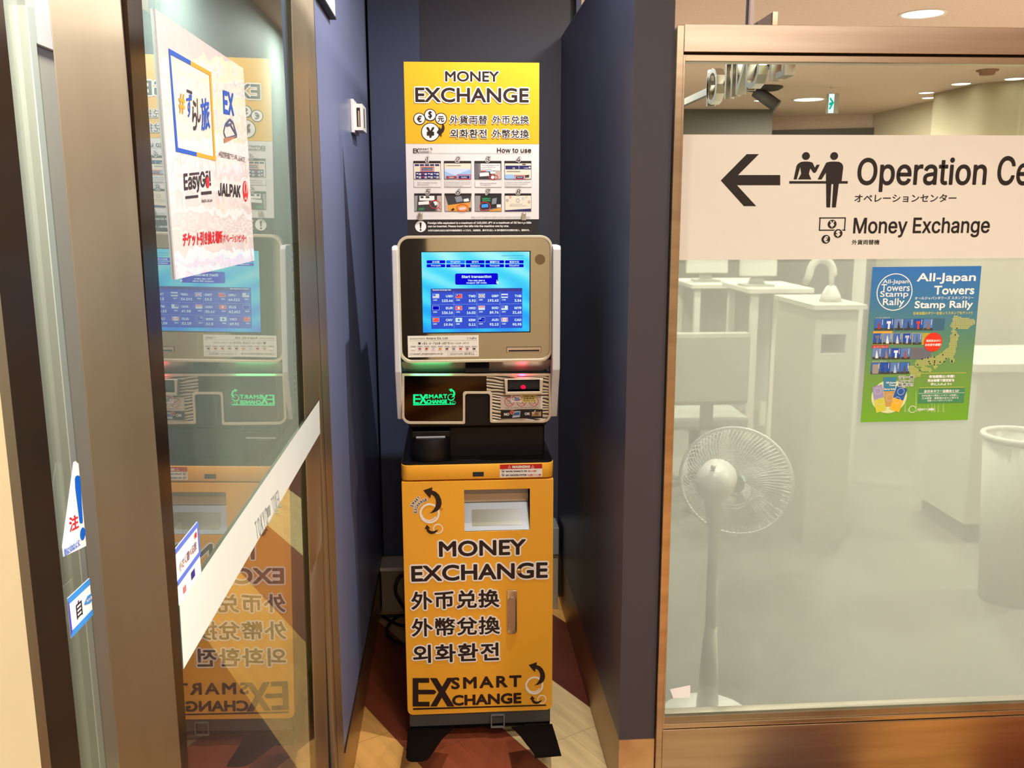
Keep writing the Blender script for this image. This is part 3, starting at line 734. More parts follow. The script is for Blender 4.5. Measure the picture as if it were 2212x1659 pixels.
p.text('FOREIGN EXCHANGE MACHINE', 1528, 178, 1912, 195, TEAL, .04, font='i'); p.text('2022/04/14(木) 15:14', 1650, 218, 1916, 237, TEAL, .03)
p.lay = 1; p.rect(256, 770, 1893, 1490, TBL); p.lay = 2; p.rect(262, 775, 1890, 828, TBH); p.lay = 3
p.text('Current exchange rate', 285, 786, 615, 815, WHT, .05, font='i')
rates = [[('USD', '123.46'), ('TWD', '3.92'), ('GBP', '192.43'), ('THB', '3.54')], [('EUR', '136.16'), ('HKD', '16.02'), ('SGD', '89.74'), ('MYR', '31.65')], [('CNY', '19.96'), ('KRW', '0.11'), ('AUD', '92.13'), ('CAD', '90.95')]]
FW = glow((214, 236, 240)); FR = glow((250, 84, 84)); FB = glow((10, 10, 190)); FM = glow((60, 120, 220)); FP = glow((240, 150, 170))
for r_ in range(3):
    for k in range(4):
        cu, va = rates[r_][k]; x = 262+410*k; yb = 870+214*r_ + (0 if k < 2 else -4)
        p.lay = 3
        p.text(cu, x+(262 if cu != 'TWD' else 255), yb+18, x+386, yb+62, WHT, .055, font='i')
        wv = {4: 125, 5: 160, 6: 196}[len(va)]; p.text(va, x+386-wv, yb+98, x+386, yb+145, WHT, .055, font='i')
        p.text('1'+cu, x+34, yb+98, x+104, yb+122, WHT, .05, font='i')
        fx, fy = x+24, yb; fw, fh = 118, 76
        base = {'EUR': FB, 'TWD': FR, 'CNY': FR, 'HKD': FR, 'AUD': FB, 'KRW': FW, 'CAD': FW}.get(cu, FW)
        p.rect(fx, fy, fx+fw, fy+fh, FW); p.lay = 4; p.rect(fx+4, fy+4, fx+fw-4, fy+fh-4, base); p.lay = 5
        if cu == 'USD':
            for q in range(3): p.rect(fx+4, fy+14+22*q, fx+fw-4, fy+20+22*q, FP)
            p.lay = 6; p.rect(fx+4, fy+4, fx+54, fy+40, FM)
        elif cu == 'TWD': p.rect(fx+4, fy+4, fx+56, fy+40, FB); p.lay = 6; p.disc(fx+30, fy+22, 11, FW)
        elif cu == 'GBP':
            p.rect(fx+4, fy+4, fx+fw-4, fy+fh-4, FM); p.lay = 6; p.line([(fx+4, fy+4), (fx+fw-4, fy+fh-4)], 12, FW); p.line([(fx+4, fy+fh-4), (fx+fw-4, fy+4)], 12, FW); p.lay = 7; p.rect(fx+50, fy+4, fx+68, fy+fh-4, FW); p.rect(fx+4, fy+29, fx+fw-4, fy+47, FW); p.lay = 8; p.rect(fx+55, fy+4, fx+63, fy+fh-4, FR); p.rect(fx+4, fy+34, fx+fw-4, fy+42, FR)
        elif cu == 'THB': p.rect(fx+4, fy+27, fx+fw-4, fy+49, FB)
        elif cu == 'HKD': p.disc(fx+59, fy+38, 22, FW)
        elif cu == 'SGD': p.rect(fx+4, fy+4, fx+fw-4, fy+38, FP)
        elif cu == 'MYR': p.rect(fx+4, fy+4, fx+60, fy+44, FB); p.lay = 6; p.disc(fx+32, fy+24, 10, FW)
        elif cu == 'CNY': p.disc(fx+24, fy+22, 9, glow((255, 210, 90)))
        elif cu == 'KRW': p.disc(fx+59, fy+38, 20, FM)
        elif cu == 'AUD': p.rect(fx+4, fy+4, fx+58, fy+36, FM); p.lay = 6; p.disc(fx+85, fy+40, 7, FW); p.rect(fx+26, fy+4, fx+34, fy+36, FW)
        elif cu == 'CAD': p.rect(fx+4, fy+4, fx+30, fy+fh-4, FP); p.rect(fx+88, fy+4, fx+fw-4, fy+fh-4, FP); p.disc(fx+59, fy+38, 13, FP)
p.lay = 3
LN = glow((150, 190, 240))
for x in (668, 1080, 1492): p.rect(x-2, 830, x+2, 1480, LN)
for y in (1052, 1270): p.rect(262, y-2, 1890, y+2, LN)
p.build('screen_lettering', SCR)
# card slot and contact label
q0, qz0, q1, qz1 = R4(1095, 749.7, 1168, 760)
MB().box((q0, HF-.004, qz0), (q1, HF, qz1), CHROME).box((q0+.004, HF-.0045, qz0+.0015), (q1-.004, HF-.004, qz0+.006), BLACK).box((q0-.0012, HF-.001, qz0-.0012), (q1+.0012, HF, qz1+.0012), BLACK).build('card_slot', K)
p = Print('y', HF, (820, 480), 5.183)
p.rect(316, 1268, 1110, 1508, LBL); p.lay = 1
GRY = ink((120, 112, 110)); BLU = ink((50, 60, 140))
p.text('Operating Company', 337, 1296, 510, 1313, GRY, .02, font='i'); p.text('Actpro Co, Ltd.', 522, 1288, 768, 1316, INK, .03, font='i', sp=1.08); p.text('ActPro', 1005, 1286, 1086, 1308, GRY, .03); p.line([(975, 1288), (985, 1306), (1003, 1286)], 3, GRY)
p.rect(335, 1323, 1092, 1325, GRY); p.text('+81-6-7668-6875', 474, 1342, 782, 1368, ink((90, 82, 82)), .03, font='i', sp=1.1); p.text('(06-7668-6875)', 790, 1344, 1000, 1365, GRY, .02, font='i')
p.poly([(428, 1345), (465, 1345), (465, 1353), (456, 1353), (462, 1368), (432, 1368), (437, 1353), (428, 1353)], INK)
cols = [(250, 250, 250), (170, 80, 100), (190, 50, 50), (200, 190, 200), (220, 130, 50), (120, 60, 80), (150, 120, 130), (200, 50, 40), (160, 90, 90), (90, 50, 60)]
for k in range(10):
    x = 345+76*k; p.lay = 1; p.rect(x, 1385, x+64, 1400, ink((206, 198, 200))); p.lay = 2
    p.text(('日本語', 'English', '中文', '한국어', 'Español', 'Français', 'Tiếng Việt', 'ภาษา', 'Italiano', 'Filipino')[k] if k != 7 else 'Thai', x+8, 1387, x+56, 1398, GRY, .02)
    p.rect(x+14, 1408, x+44, 1426, ink(cols[k])); p.rect(x+6, 1436, x+54, 1438, GRY)
p.lay = 1
p.text('smart_ex@actpro.co.jp', 378, 1462, 708, 1488, ink((96, 90, 92)), .02, font='i'); p.frame(338, 1468, 370, 1488, 2, GRY); p.line([(338, 1468), (354, 1480), (370, 1468)], 2, GRY)
p.frame(764, 1450, 1092, 1488, 2, GRY); p.text('Machine Number', 790, 1465, 935, 1480, GRY, .02, font='i'); p.text('M0811', 952, 1458, 1058, 1483, ink((80, 74, 76)), .02, font='i', sp=1.15)
p.build('contact_label', K, props={'label': 'white contact label with black print and tiny flags'})

# sloping chin under the head
CHIN = mat('gunmetal_chin', (150, 142, 132), .34, .9)
k0, k1 = X(868, 795), X(1190.5, 795); zk1 = Zz(1030, 779); zk0 = Zz(1030, 806)
mb = MB(); N_ = 12
top = [(h0+.002 + (h1-h0-.004)*i/24, zk1) for i in range(25)]
def chin_low(x):
    r = .026; d = min(x-k0, k1-x)
    return zk0 + (0 if d > r else r-math.sqrt(max(r*r-(r-d)**2, 0)))
vs = []; n = 40
for i in range(n+1):
    x = k0+(k1-k0)*(.5-.5*cos(pi*i/n)); zl = min(chin_low(x), zk1-.002)
    vs += [(x, HF-.002, zk1), (x, HF-.002+.026*(zk1-zl)/(zk1-zk0), zl), (x, HF+.03, zl), (x, HF+.03, zk1)]
fs = [(4*i+a, 4*i+4+a, 4*i+4+(a+1) % 4, 4*i+(a+1) % 4) for i in range(n) for a in range(4)] + [(0, 1, 2, 3), (4*n+3, 4*n+2, 4*n+1, 4*n)]
mb.add(vs, fs, CHIN); mb.build('chin', K)
m0, mz0, m1, mz1 = R4(1005.5, 783.5, 1056.5, 804.5)
MB().box((m0, HF-.004, (mz0+mz1)/2), (m1, HF+.02, mz1), BLKG).box((m0, HF+.002, mz0), (m1, HF+.02, (mz0+mz1)/2), BLKP).build('scanner_module', K)
# lower fascia: silver outline with a notch
FS = HF+.012
p6 = Print('y', FS, (820, 760), 5.183)
def cu(cx, cy, r, a0, a1, n=6): return [(cx+r*cos(RAD(a0+(a1-a0)*i/n)), cy-r*sin(RAD(a0+(a1-a0)*i/n))) for i in range(n+1)]
def loop(o):
    L_, R_, T_, B1, B2 = 252+o, 1918-o, 240+o, 803-o, 788-o
    nl, nr, nt = 932+30-o, 1258-30+o, 440+o*0+ (25-o)   # notch edges (o = 25 is the inside of the silver line)
    nl, nr, nt = (957, 1235, 465) if o == 0 else (932, 1260, 440)
    r = 95-o
    pts = cu(L_+r, B1-r, r, 180, 270) + cu(nl-18, B1-18, 18, 270, 360, 4) + cu(nl+30, nt+30, 30, 180, 90, 5) + cu(nr-30, nt+30, 30, 90, 0, 5) + cu(nr+18, B2-18, 18, 180, 270, 4) + cu(R_-r, B2-r, r, 270, 360) + [(R_, T_), (L_, T_)]
    return [tuple(p6.uv(*q)) for q in pts]
outer, inner = loop(0), loop(26)
MB().plate(outer, [inner], 'y', FS-.006, FS+.012, SILV).build('fascia_frame', K, .001)
MB().plate(outer, [], 'y', FS+.002, FS+.03, BLKP).build('fascia_back', K)
# left lobe: black mirror; right lobe: rippled plate
xs_ = p6.uv(1198, 400).x; zi = max(q[1] for q in inner)
def half(side):
    out = []
    for i, a in enumerate(inner):
        b = inner[(i+1) % len(inner)]
        ins = (a[0] <= xs_) if side < 0 else (a[0] >= xs_); jn = (b[0] <= xs_) if side < 0 else (b[0] >= xs_)
        if ins: out.append(a)
        if ins != jn: t = (xs_-a[0])/(b[0]-a[0]); out.append((xs_, a[1]+t*(b[1]-a[1])))
    return out
BLKPAN = MB().plate(half(-1), [], 'y', FS-.001, FS+.004, BGLS).build('emblem_panel', K)
WAVM = bpy.data.materials.new('rippled_metal'); WAVM.use_nodes = True
def _wav():
    nt = WAVM.node_tree; b = nt.nodes['Principled BSDF']; N = nt.nodes.new; L = nt.links.new
    tc = N('ShaderNodeTexCoord'); mp = N('ShaderNodeMapping'); mp.inputs['Scale'].default_value = (2.0, 1, 4.4); mp.inputs['Rotation'].default_value = (0, -.2, 0)
    w = N('ShaderNodeTexWave'); w.bands_direction = 'Z'; w.inputs['Scale'].default_value = 8.5; w.inputs['Distortion'].default_value = 6; w.inputs['Detail'].default_value = .6; w.inputs['Detail Scale'].default_value = 1.1
    L(tc.outputs['Object'], mp.inputs[0]); L(mp.outputs[0], w.inputs[0])
    r = N('ShaderNodeValToRGB'); e = r.color_ramp.elements; e[0].position = .3; e[1].position = .6; e[0].color = lin((44, 38, 32)); e[1].color = lin((196, 182, 156)); L(w.outputs['Color'], r.inputs[0])
    bp = N('ShaderNodeBump'); bp.inputs['Strength'].default_value = .5; bp.inputs['Distance'].default_value = .002; L(w.outputs['Color'], bp.inputs['Height']); L(bp.outputs[0], b.inputs['Normal'])
    L(r.outputs[0], b.inputs['Base Color']); b.inputs['Roughness'].default_value = .35; b.inputs['Metallic'].default_value = .3
_wav()
MB().plate(half(1), [], 'y', FS-.001, FS+.004, WAVM).build('ripple_panel', K, props={'label': 'rippled light and dark plate'})
p = Print('y', FS-.001, (820, 760), 5.183); p.lay = 2
GRN = glow((28, 250, 150), 1.0)
ex_mark(p, 376, 474, 535, 582, GRN); p.text('SMART', 512, 474, 757, 522, GRN, .07, sp=1.15); p.text('CHANGE', 525, 534, 757, 580, GRN, .08)
p.poly([(376, 586), (845, 580), (845, 590), (376, 599)], GRN); swirl(p, 800, 510, .37, GRN, GRN, 2)
p.build('emblem_lettering', BLKPAN)
# bill acceptor
b0, bz0, b1, bz1 = R4(1091.5, 817.5, 1171, 850.5)
o0, oz0, o1, oz1 = R4(1096, 818.5, 1165, 844.5)
mb = MB().plate([(b0, bz0), (b1, bz0), (b1+.002, bz1), (b0-.003, bz1)], [[(o0, oz0), (o1, oz0), (o1, oz1), (o0, oz1)]], 'y', FS-.022, FS, SILV).box((o0-.001, FS-.006, oz0-.001), (o1+.001, FS-.002, oz1+.001), BLACK)
mb.add([(o0, FS-.006, oz0+.004), (o1, FS-.006, oz0+.004), (o1, FS-.02, oz0), (o0, FS-.02, oz0)], [(0, 1, 2, 3)], BLKG)
BA = mb.build('bill_acceptor', K, .0008)
c = onY(1130.5, 836.5, FS-.012)
MB().lathe([(0, .003), (.005, .0022), (.0068, 0)], (c.x, FS-.008, c.z), (0, -.75, .8), glow((255, 20, 60), 1.6), 20).build('indicator_light', BA)
# unseen lights added to put red and green reflections on the chin
def chin_light(name, loc, col, w, size, rot):
    l = bpy.data.lights.new(name, 'AREA'); l.shape = 'RECTANGLE'; l.size, l.size_y = size; l.energy = w; l.color = col
    o = bpy.data.objects.new(name, l); o.location = loc; o.rotation_euler = rot; COL.objects.link(o)
_c = onY(1130, 815, FS-.024); chin_light('red_chin_light', (_c.x, FS-.024, bz1+.004), (1, .02, .12), .035, (.012, .006), (RAD(140), 0, 0))
_c = onY(932, 815, FS); chin_light('green_chin_light', (_c.x, FS-.024, Zz(932, 810)), (.05, 1, .35), .06, (.10, .005), (RAD(140), 0, 0))
p = Print('y', FS-.0015, (820, 760), 5.183); p.lay = 1
LB2 = ink((214, 198, 182))
p.rect(1355, 497, 1825, 642, LB2); p.lay = 2
for x in (1452, 1588, 1727):
    p.ring(x, 558, 53, 6, RED); p.line([(x-37, 522), (x+37, 594)], 6, RED)
    p.lay = 2; p.ring(x-8, 562, 22, 4, GRY, 2); p.lay = 2
p.text("Please don't put any one with sticking money", 1405, 618, 1775, 632, INK, .01, font='i')
p.lay = 1; p.rect(1357, 648, 1825, 746, ink((30, 24, 24))); p.lay = 2
p.text('NO', 1392, 682, 1452, 714, INKW, .08, font='i'); p.text('OK', 1623, 678, 1684, 709, INKW, .08, font='i')
p.poly([(1500, 665), (1577, 662), (1570, 730), (1485, 738)], ink((190, 196, 204))); p.lay = 3; p.poly([(1512, 680), (1570, 674), (1564, 708), (1490, 712)], ink((60, 96, 150)))
p.disc(1481, 678, 25, ink((196, 106, 90))); p.lay = 4; p.line([(1466, 664), (1496, 692)], 6, RED)
p.lay = 2; p.rect(1702, 670, 1808, 720, ink((176, 140, 96))); p.lay = 3; p.disc(1757, 695, 18, ink((140, 96, 62))); p.line([(1706, 676), (1718, 690), (1746, 652)], 9, ink((220, 208, 190)))
p.lay = 4; p.rect(1470, 476, 1600, 562, ink((238, 232, 232))); p.rect(1590, 474, 1755, 562, ink((228, 206, 120))); p.lay = 5
p.ring(1537, 517, 58, 6, ink((206, 60, 60)), ry=32); p.line([(1490, 498), (1585, 536)], 6, ink((206, 60, 60))); p.poly([(1505, 515), (1560, 512), (1575, 545), (1515, 545)], ink((120, 150, 180)))
p.lay = 5; p.text('CASH ONLY', 1605, 488, 1748, 508, INK, .05, font='i'); p.text('现金限定！', 1610, 513, 1742, 530, INK, .04); p.text('현금만 가능', 1608, 536, 1745, 552, INK, .03)
p.build('bill_label', K, props={'label': 'stacked white, yellow and black labels with red prohibition rings'})
# scanner cup on the left of the ledge
cx0, cx1 = X(889, 965), X(973, 965); zt_ = Zz(931, 939); zb_ = zc1+.003
cpts = [(cx0, yf+.05), (cx0, yf+.018)] + [(cx0+(cx1-cx0)*(.5-.5*cos(pi*i/12)), yf+.018-.032*sin(pi*i/12)) for i in range(1, 12)] + [(cx1, yf+.018), (cx1, yf+.05)]
CUP = MB().prism(cpts, 'z', zb_, Zz(931, 953), BLKP, True).prism([(cx0, yf+.05), (cx0, yf+.012), (cx1, yf+.012), (cx1, yf+.05)], 'z', Zz(931, 953), zt_, BLKP).build('scanner_cup', K, .002)
w0, wz0_, w1, wz1_ = R4(899, 942.5, 961.8, 953, yf+.01)
MB().box((w0, yf+.0095, wz0_+.001), (w1, yf+.012, wz1_), mat('scanner_window_grey', (214, 214, 210), .2)).build('scanner_window', CUP)
# white side wings
for sgn, xo, xi in ((-1, X(849.5, 640, HF-.01), X(861, 640)), (1, X(1209, 640, HF-.01), X(1193, 640))):
    zt2 = Zz(1030, 531, HF-.02); zk = Zz(1030, 800, HF-.02); zb2 = Zz(1030, 908, HF)
    W_ = MB().prism([(HF-.03, zk), (HF-.03, zt2-.008), (HF-.022, zt2), (HF+.055, zt2), (HF+.06, zt2-.006), (HF+.055, zb2+.03), (HF+.045, zb2), (HF+.028, zb2)], 'x', xo, xi-sgn*.002, WHTP).build('side_wing', K, .003, 3)
# plinth latch and bent feet
l0, lz0, l1, lz1 = R4(1060, 1545, 1090, 1569.5, HF+.004)
MB().plate(rrect(l0, lz0, l1, lz1+.004, .002, 2), [[(l0+.0035, lz0+.0035), (l1-.0035, lz0+.0035), (l1-.0035, lz1+.005-.003), (l0+.0035, lz1+.005-.003)]], 'y', HF-.003, HF+.006, mat('grey_latch', (118, 118, 112), .4, .3)).build('plinth_latch', K)
n_ = Vector((0, -.045, -.105)).normalized(); P0 = Vector((0, HF+.008, .045))
def fp(q):
    v = onP(870+q[0]/5.946, 1380+q[1]/5.946, P0, n_); v.z = max(v.z, .0015); return v
LF = [(65, 1160), (60, 1240), (40, 1530), (70, 1570), (110, 1582), (240, 1578), (310, 1562), (350, 1520), (450, 1370), (520, 1270), (600, 1200), (640, 1165)]
RF = [(1395, 1140), (1440, 1180), (1500, 1240), (1600, 1370), (1660, 1440), (1690, 1490), (1700, 1535), (2040, 1505), (1990, 1330), (1920, 1040), (1910, 1100)]
for q in (LF, RF[:9]+[(1920, 1100)]):
    vv = [fp(a) for a in q]; nn = len(vv); d = Vector((0, .004, .0))
    mb = MB().add(vv+[v+d for v in vv], [list(range(nn)), list(range(nn, 2*nn))[::-1]] + [(i, i+nn, (i+1) % nn+nn, (i+1) % nn) for i in range(nn)], BLKG)
    xa = min(v.x for v in vv[:-3]); xb = max(v.x for v in vv)
    mb.box((xa+.004, HF+.0, .0), (xa+.06, HF+.40, .041), BLKP) if q is LF else mb.box((xb-.075, HF+.0, .0), (xb-.02, HF+.40, .041), BLKP)
    mb.build('foot', K)
mbr = MB().box((kx0+.006, HF+.003, .038), (kx1-.006, HF+.009, .045), BLKG); mbr.build('foot_rail', K)

# ------------------------------------------------------------------ instruction board standing on the machine
PY = 2.455
PB = thing('instruction_board', (.064, PY, 1.43), 'tall yellow and white how-to-use board standing on top of the machine', 'sign board')
p = Print('y', PY, (800, 100), 3.6867)
px0, pz0, px1, pz1 = X(872, 134, PY), Zz(1020, 506, PY)-.015, X(1165, 134, PY), Zz(1020, 134.5, PY)
PW = mat('board_white', (222, 218, 216), .4, coat=.2); PYL = ink((226, 174, 32)); PBK = ink((38, 32, 32))
BRD = MB().box((px0, PY, pz0), (px1, PY+.004, pz1), PW).build('board', PB)
zy = Zz(1020, 310.8, PY); zk_ = Zz(1020, 474, PY)
p.puv([(px0, zy), (px1, zy), (px1, pz1), (px0, pz1)], PYL); p.build('yellow_field', BRD)
p = Print('y', PY); p.puv([(px0, pz0), (px1, pz0), (px1, zk_), (px0, zk_)], PBK); p.build('black_field', BRD)
p = Print('y', PY, (800, 100), 3.6867); p.lay = 2
BW = ink((238, 234, 230))
def bt(s, x0, y0, x1, y1, w, o, sp=1.0): p.text(s, x0, y0, x1, y1, INK, w, [(BW, o)], sp=sp, res=4)
bt('MONEY', 595, 198, 1025, 283, .038, .14); p.lay = 4; bt('EXCHANGE', 357, 330, 1262, 448, .034, .125)
p.lay = 6; bt('外貨両替', 633, 550, 932, 618, .02, .11, 1.05); bt('外币兑换', 971, 552, 1263, 617, .02, .11, 1.05)
bt('외화환전', 637, 660, 927, 730, .024, .11, 1.12); bt('外幣兌換', 971, 662, 1263, 731, .02, .11, 1.05)
p.lay = 2
for cx, cy, r in ((391, 578, 49), (563, 577, 48), (477, 547, 49), (479, 683, 75)):
    p.disc(cx, cy, r, INK, 2 if r != 49 or cx == 391 else 4); p.disc(cx, cy, r-7, BW, 3 if r != 49 or cx == 391 else 5)
p.lay = 6; p.text('€', 372, 551, 410, 604, INK, .03); p.text('$', 461, 515, 492, 578, INK, .04); p.text('元', 537, 556, 588, 602, INK, .03); p.text('¥', 446, 643, 512, 728, INK, .06)
def z20(q): return ((80+q[0]/20.73)*3.6867, (130+q[1]/20.73)*3.6867)
for part in ([(1550, 790), (1620, 800), (1560, 910)], [(1620, 800), (1665, 900), (1668, 1020), (1530, 980), (1560, 910)], [(1668, 1020), (1620, 1140), (1520, 1220), (1430, 1140), (1400, 950), (1475, 1005), (1530, 980)], [(1400, 950), (1420, 960), (1455, 890), (1475, 1005), (1430, 1100)], [(1310, 1155), (1400, 1030), (1520, 1220), (1555, 1360), (1430, 1265)]):
    p.poly([z20(q) for q in part], INK)
p.build('heading_lettering', BRD)
p = Print('y', PY, (870, 300), 7.135); p.lay = 2
GR2 = ink((150, 146, 148)); GR3 = ink((108, 104, 108)); PR = ink((206, 52, 62)); NV = ink((38, 36, 96)); CRM = ink((226, 216, 196)); BLB = ink((150, 186, 226)); DKG = ink((58, 56, 56)); MDG = ink((120, 116, 116)); ORG = ink((222, 152, 62)); TAN = ink((190, 170, 158))
ex_mark(p, 160, 146, 248, 218, INK); p.text('SMART', 246, 143, 402, 173, INK, .03, sp=1.2); p.text('CHANGE', 250, 188, 405, 217, INK, .03, sp=1.1)
swirl(p, 432, 178, .16, INK, ink((230, 206, 140)), 2)
p.rect(160, 222, 1980, 226, GR2); p.text('How to use', 1452, 138, 1980, 212, INK, .03, font='i')
xsA = [(165, 588), (637, 1055), (1105, 1520), (1567, 1982)]; xsB = [(180, 600), (645, 1060), (1110, 1523), (1570, 1982)]
for k in range(4):
    x0, x1 = xsA[k]; p.lay = 2
    p.rect(x0, 340, x1, 622, DKG); p.lay = 3; p.rect(x0, 340, x1, 376, ink((34, 24, 24))); p.rect(x0+6, 378, x1-6, 617, CRM if k != 2 else MDG)
    p.lay = 2; p.rrect(x0+5, 637, x1+5, 746, 14, GR2); p.lay = 3; p.rrect(x0+8, 640, x1+2, 743, 12, PW)
    x0, x1 = xsB[k]; p.lay = 2
    p.rect(x0, 840, x1, 1118, DKG); p.lay = 3; p.rect(x0, 840, x1, 874, ink((34, 24, 24))); p.rect(x0+5, 876, x1-5, 1113, (MDG, TAN, MDG, CRM)[k])
p.lay = 4
for k in range(5): p.rect(186+78*k, 390, 250+78*k, 418, NV)
p.rect(198, 508, 566, 615, NV); p.rect(290, 446, 466, 486, NV); p.frame(272, 430, 484, 504, 9, PR)
p.lay = 5; p.text('Start transaction', 302, 456, 460, 474, BW, .02, font='i')
for k in range(4):
    for r_ in range(2): p.rect(212+90*k, 528+50*r_, 236+90*k, 544+50*r_, (BW, PR, BW, BLB)[k]); p.rect(246+90*k, 530+50*r_, 284+90*k, 538+50*r_, BW); p.rect(246+90*k, 546+50*r_, 284+90*k, 556+50*r_, BW)
p.lay = 4
p.rect(645, 460, 1048, 615, BLB); p.poly([(645, 500), (800, 560), (1048, 470), (1048, 460), (645, 460)], ink((196, 210, 236)))
p.lay = 5; p.rect(668, 572, 832, 612, ink((150, 60, 76))); p.rect(862, 570, 1030, 612, NV); p.frame(842, 550, 1052, 626, 10, PR); p.rect(690, 406, 896, 416, GR2); p.disc(670, 411, 8, ORG)
p.lay = 6; p.text('Cancel', 712, 580, 786, 604, BW, .02, font='i'); p.text('Confirm', 902, 580, 986, 604, BW, .02, font='i')
p.lay = 4
p.poly([(1112, 378), (1160, 378), (1172, 617), (1112, 617)], GR3); p.poly([(1172, 560), (1330, 500), (1420, 617), (1172, 617)], DKG); p.rect(1420, 490, 1514, 617, TAN)
p.lay = 5; p.rect(1200, 380, 1502, 488, BW); p.poly([(1186, 528), (1326, 514), (1330, 570), (1186, 580)], BW); p.rect(1350, 502, 1428, 536, BW); p.rect(1215, 490, 1275, 504, PR); p.rect(1285, 490, 1395, 504, BLB)
p.lay = 6; p.text('The exchangeable amount', 1214, 398, 1490, 420, GR3, .01, font='i'); p.text('is up to 100,000 yen', 1216, 428, 1432, 450, GR3, .01, font='i'); p.text('per transaction.', 1216, 460, 1376, 480, GR3, .01, font='i')
p.ring(1398, 590, 72, 10, PR, ry=42); p.disc(1385, 592, 26, BW)
p.lay = 4
p.rect(1582, 412, 1975, 470, NV); p.rect(1574, 550, 1720, 617, BLB); p.poly([(1880, 560), (1950, 552), (1946, 596), (1890, 600)], DKG)
p.lay = 5; p.rect(1742, 575, 1866, 614, NV); p.frame(1722, 558, 1888, 624, 9, PR); p.text('$8', 1692, 440, 1728, 464, BW, .03, font='i'); p.text('1,346', 1866, 440, 1934, 462, BW, .03, font='i'); p.disc(1956, 442, 14, BW); p.line([(1784, 420), (1798, 440), (1784, 464)], 4, BW)
p.lay = 6; p.text('Payment', 1760, 584, 1848, 606, BW, .02, font='i'); p.rect(1600, 494, 1812, 504, GR2); p.rect(1840, 386, 1896, 398, DKG)
caps = [['Select a language and press', 'Start transaction'], ['The payment amount will be rounded', 'down to the nearest ten yen, and any', 'remainder will not be paid.'], ['Bills cannot be returned', 'once deposited.'], ['Foreign currency (amount deposited)', 'and JPY (amount to be paid) are', 'displayed on the screen.']]
for k, cc in enumerate(caps):
    x0 = (224, 656, 1194, 1588)[k]; y = (664, 654, 671, 656)[k]
    for i, s in enumerate(cc):
        w_ = {0: (303, 182), 1: (388, 388, 272), 2: (250, 164), 3: (376, 330, 250)}[k][i]; p.text(s, x0, y+30*i, x0+w_, y+22+30*i, GR2, .01, font='i')
# second row of pictures
p.lay = 4
p.poly([(185, 876), (230, 876), (215, 1113), (185, 1113)], GR2); p.poly([(230, 876), (560, 876), (500, 1113), (215, 1113)], DKG); p.rect(530, 876, 594, 1113, TAN)
p.lay = 5; p.rect(258, 878, 488, 950, BW); p.poly([(242, 972), (404, 956), (406, 1008), (242, 1018)], BW); p.rect(245, 1064, 330, 1076, ink((60, 150, 90))); p.rect(240, 1086, 328, 1098, ink((60, 150, 90)))
p.lay = 6; p.rect(274, 884, 320, 914, DKG); p.rect(354, 884, 410, 914, DKG); p.poly([(470, 968), (520, 960), (540, 1004), (500, 1030)], BW); p.ring(497, 1008, 84, 10, PR, ry=66); p.line([(548, 1058), (590, 1086)], 10, PR)
p.lay = 4; p.poly([(652, 876), (1054, 876), (1040, 975), (700, 1020)], DKG); p.poly([(690, 1022), (1044, 975), (1012, 1113), (706, 1113)], ORG); p.rect(1018, 1060, 1054, 1113, DKG)
p.lay = 5; p.poly([(800, 896), (900, 880), (930, 960), (830, 980)], ink((132, 138, 146))); p.poly([(935, 930), (1010, 915), (1026, 960), (945, 970)], BW); p.poly([(740, 1095), (780, 1062), (800, 1090), (770, 1110)], INK); p.poly([(868, 1060), (970, 1048), (976, 1084), (874, 1098)], ink((236, 196, 206)))
p.lay = 6; p.ring(920, 1064, 92, 11, ink((214, 70, 40)), ry=60)
p.lay = 4; p.poly([(1114, 876), (1190, 876), (1200, 1113), (1114, 1113)], GR2); p.poly([(1200, 876), (1516, 876), (1516, 1050), (1190, 1100)], ink((34, 38, 34))); p.poly([(1340, 1100), (1516, 1060), (1516, 1113), (1330, 1113)], ORG)
p.lay = 5; p.text('CURRENCY', 1224, 910, 1354, 934, ink((70, 190, 120)), .04, font='i'); p.text('EXCHANGE', 1226, 940, 1350, 962, ink((70, 190, 120)), .04, font='i'); p.poly([(1380, 920), (1450, 908), (1440, 1000), (1370, 1010)], ink((132, 138, 146))); p.rect(1448, 1010, 1512, 1056, BW); p.poly([(1215, 1010), (1310, 1000), (1320, 1054), (1215, 1062)], ink((60, 150, 230)))
p.lay = 6; p.ring(1266, 1040, 86, 10, PR, ry=72)
p.lay = 4; p.poly([(1576, 1100), (1976, 1074), (1976, 1113), (1576, 1113)], NV)
p.lay = 5
for x, y, c_ in ((1656, 896, PR), (1610, 946, NV), (1852, 918, BLB), (1906, 896, ink((200, 200, 150))), (1948, 970, PR), (1774, 950, GR2)): p.ring(x, y, 18 if x != 1774 else 28, 5, c_)
p.text('Thank you very much.', 1650, 998, 1842, 1014, GR2, .01, font='i'); p.text('Please take your receipt.', 1650, 1022, 1912, 1038, GR2, .01, font='i')
for k in range(8):
    r_ = k//4; cx = (375, 846, 1312, 1780)[k % 4] if not r_ else (388, 850, 1312, 1780)[k % 4]; y0 = 278 if not r_ else 778
    p.lay = 7; p.text(str(k+1), cx-(20 if k == 0 else 33), y0, cx+(20 if k == 0 else 33), y0+80, INK, .02, [(INK, .19), (PW, .14)], font='i', shear=.2)
p.lay = 4; p.text('※Do not forget to take your money and the receipt.', 1056, 1194, 1972, 1226, GR2, .01, font='i')
p.lay = 3; p.disc(276, 1350, 86, BW); p.lay = 4; p.poly([(258, 1292), (294, 1292), (282, 1382), (268, 1382)], INK); p.disc(276, 1404, 14, INK)
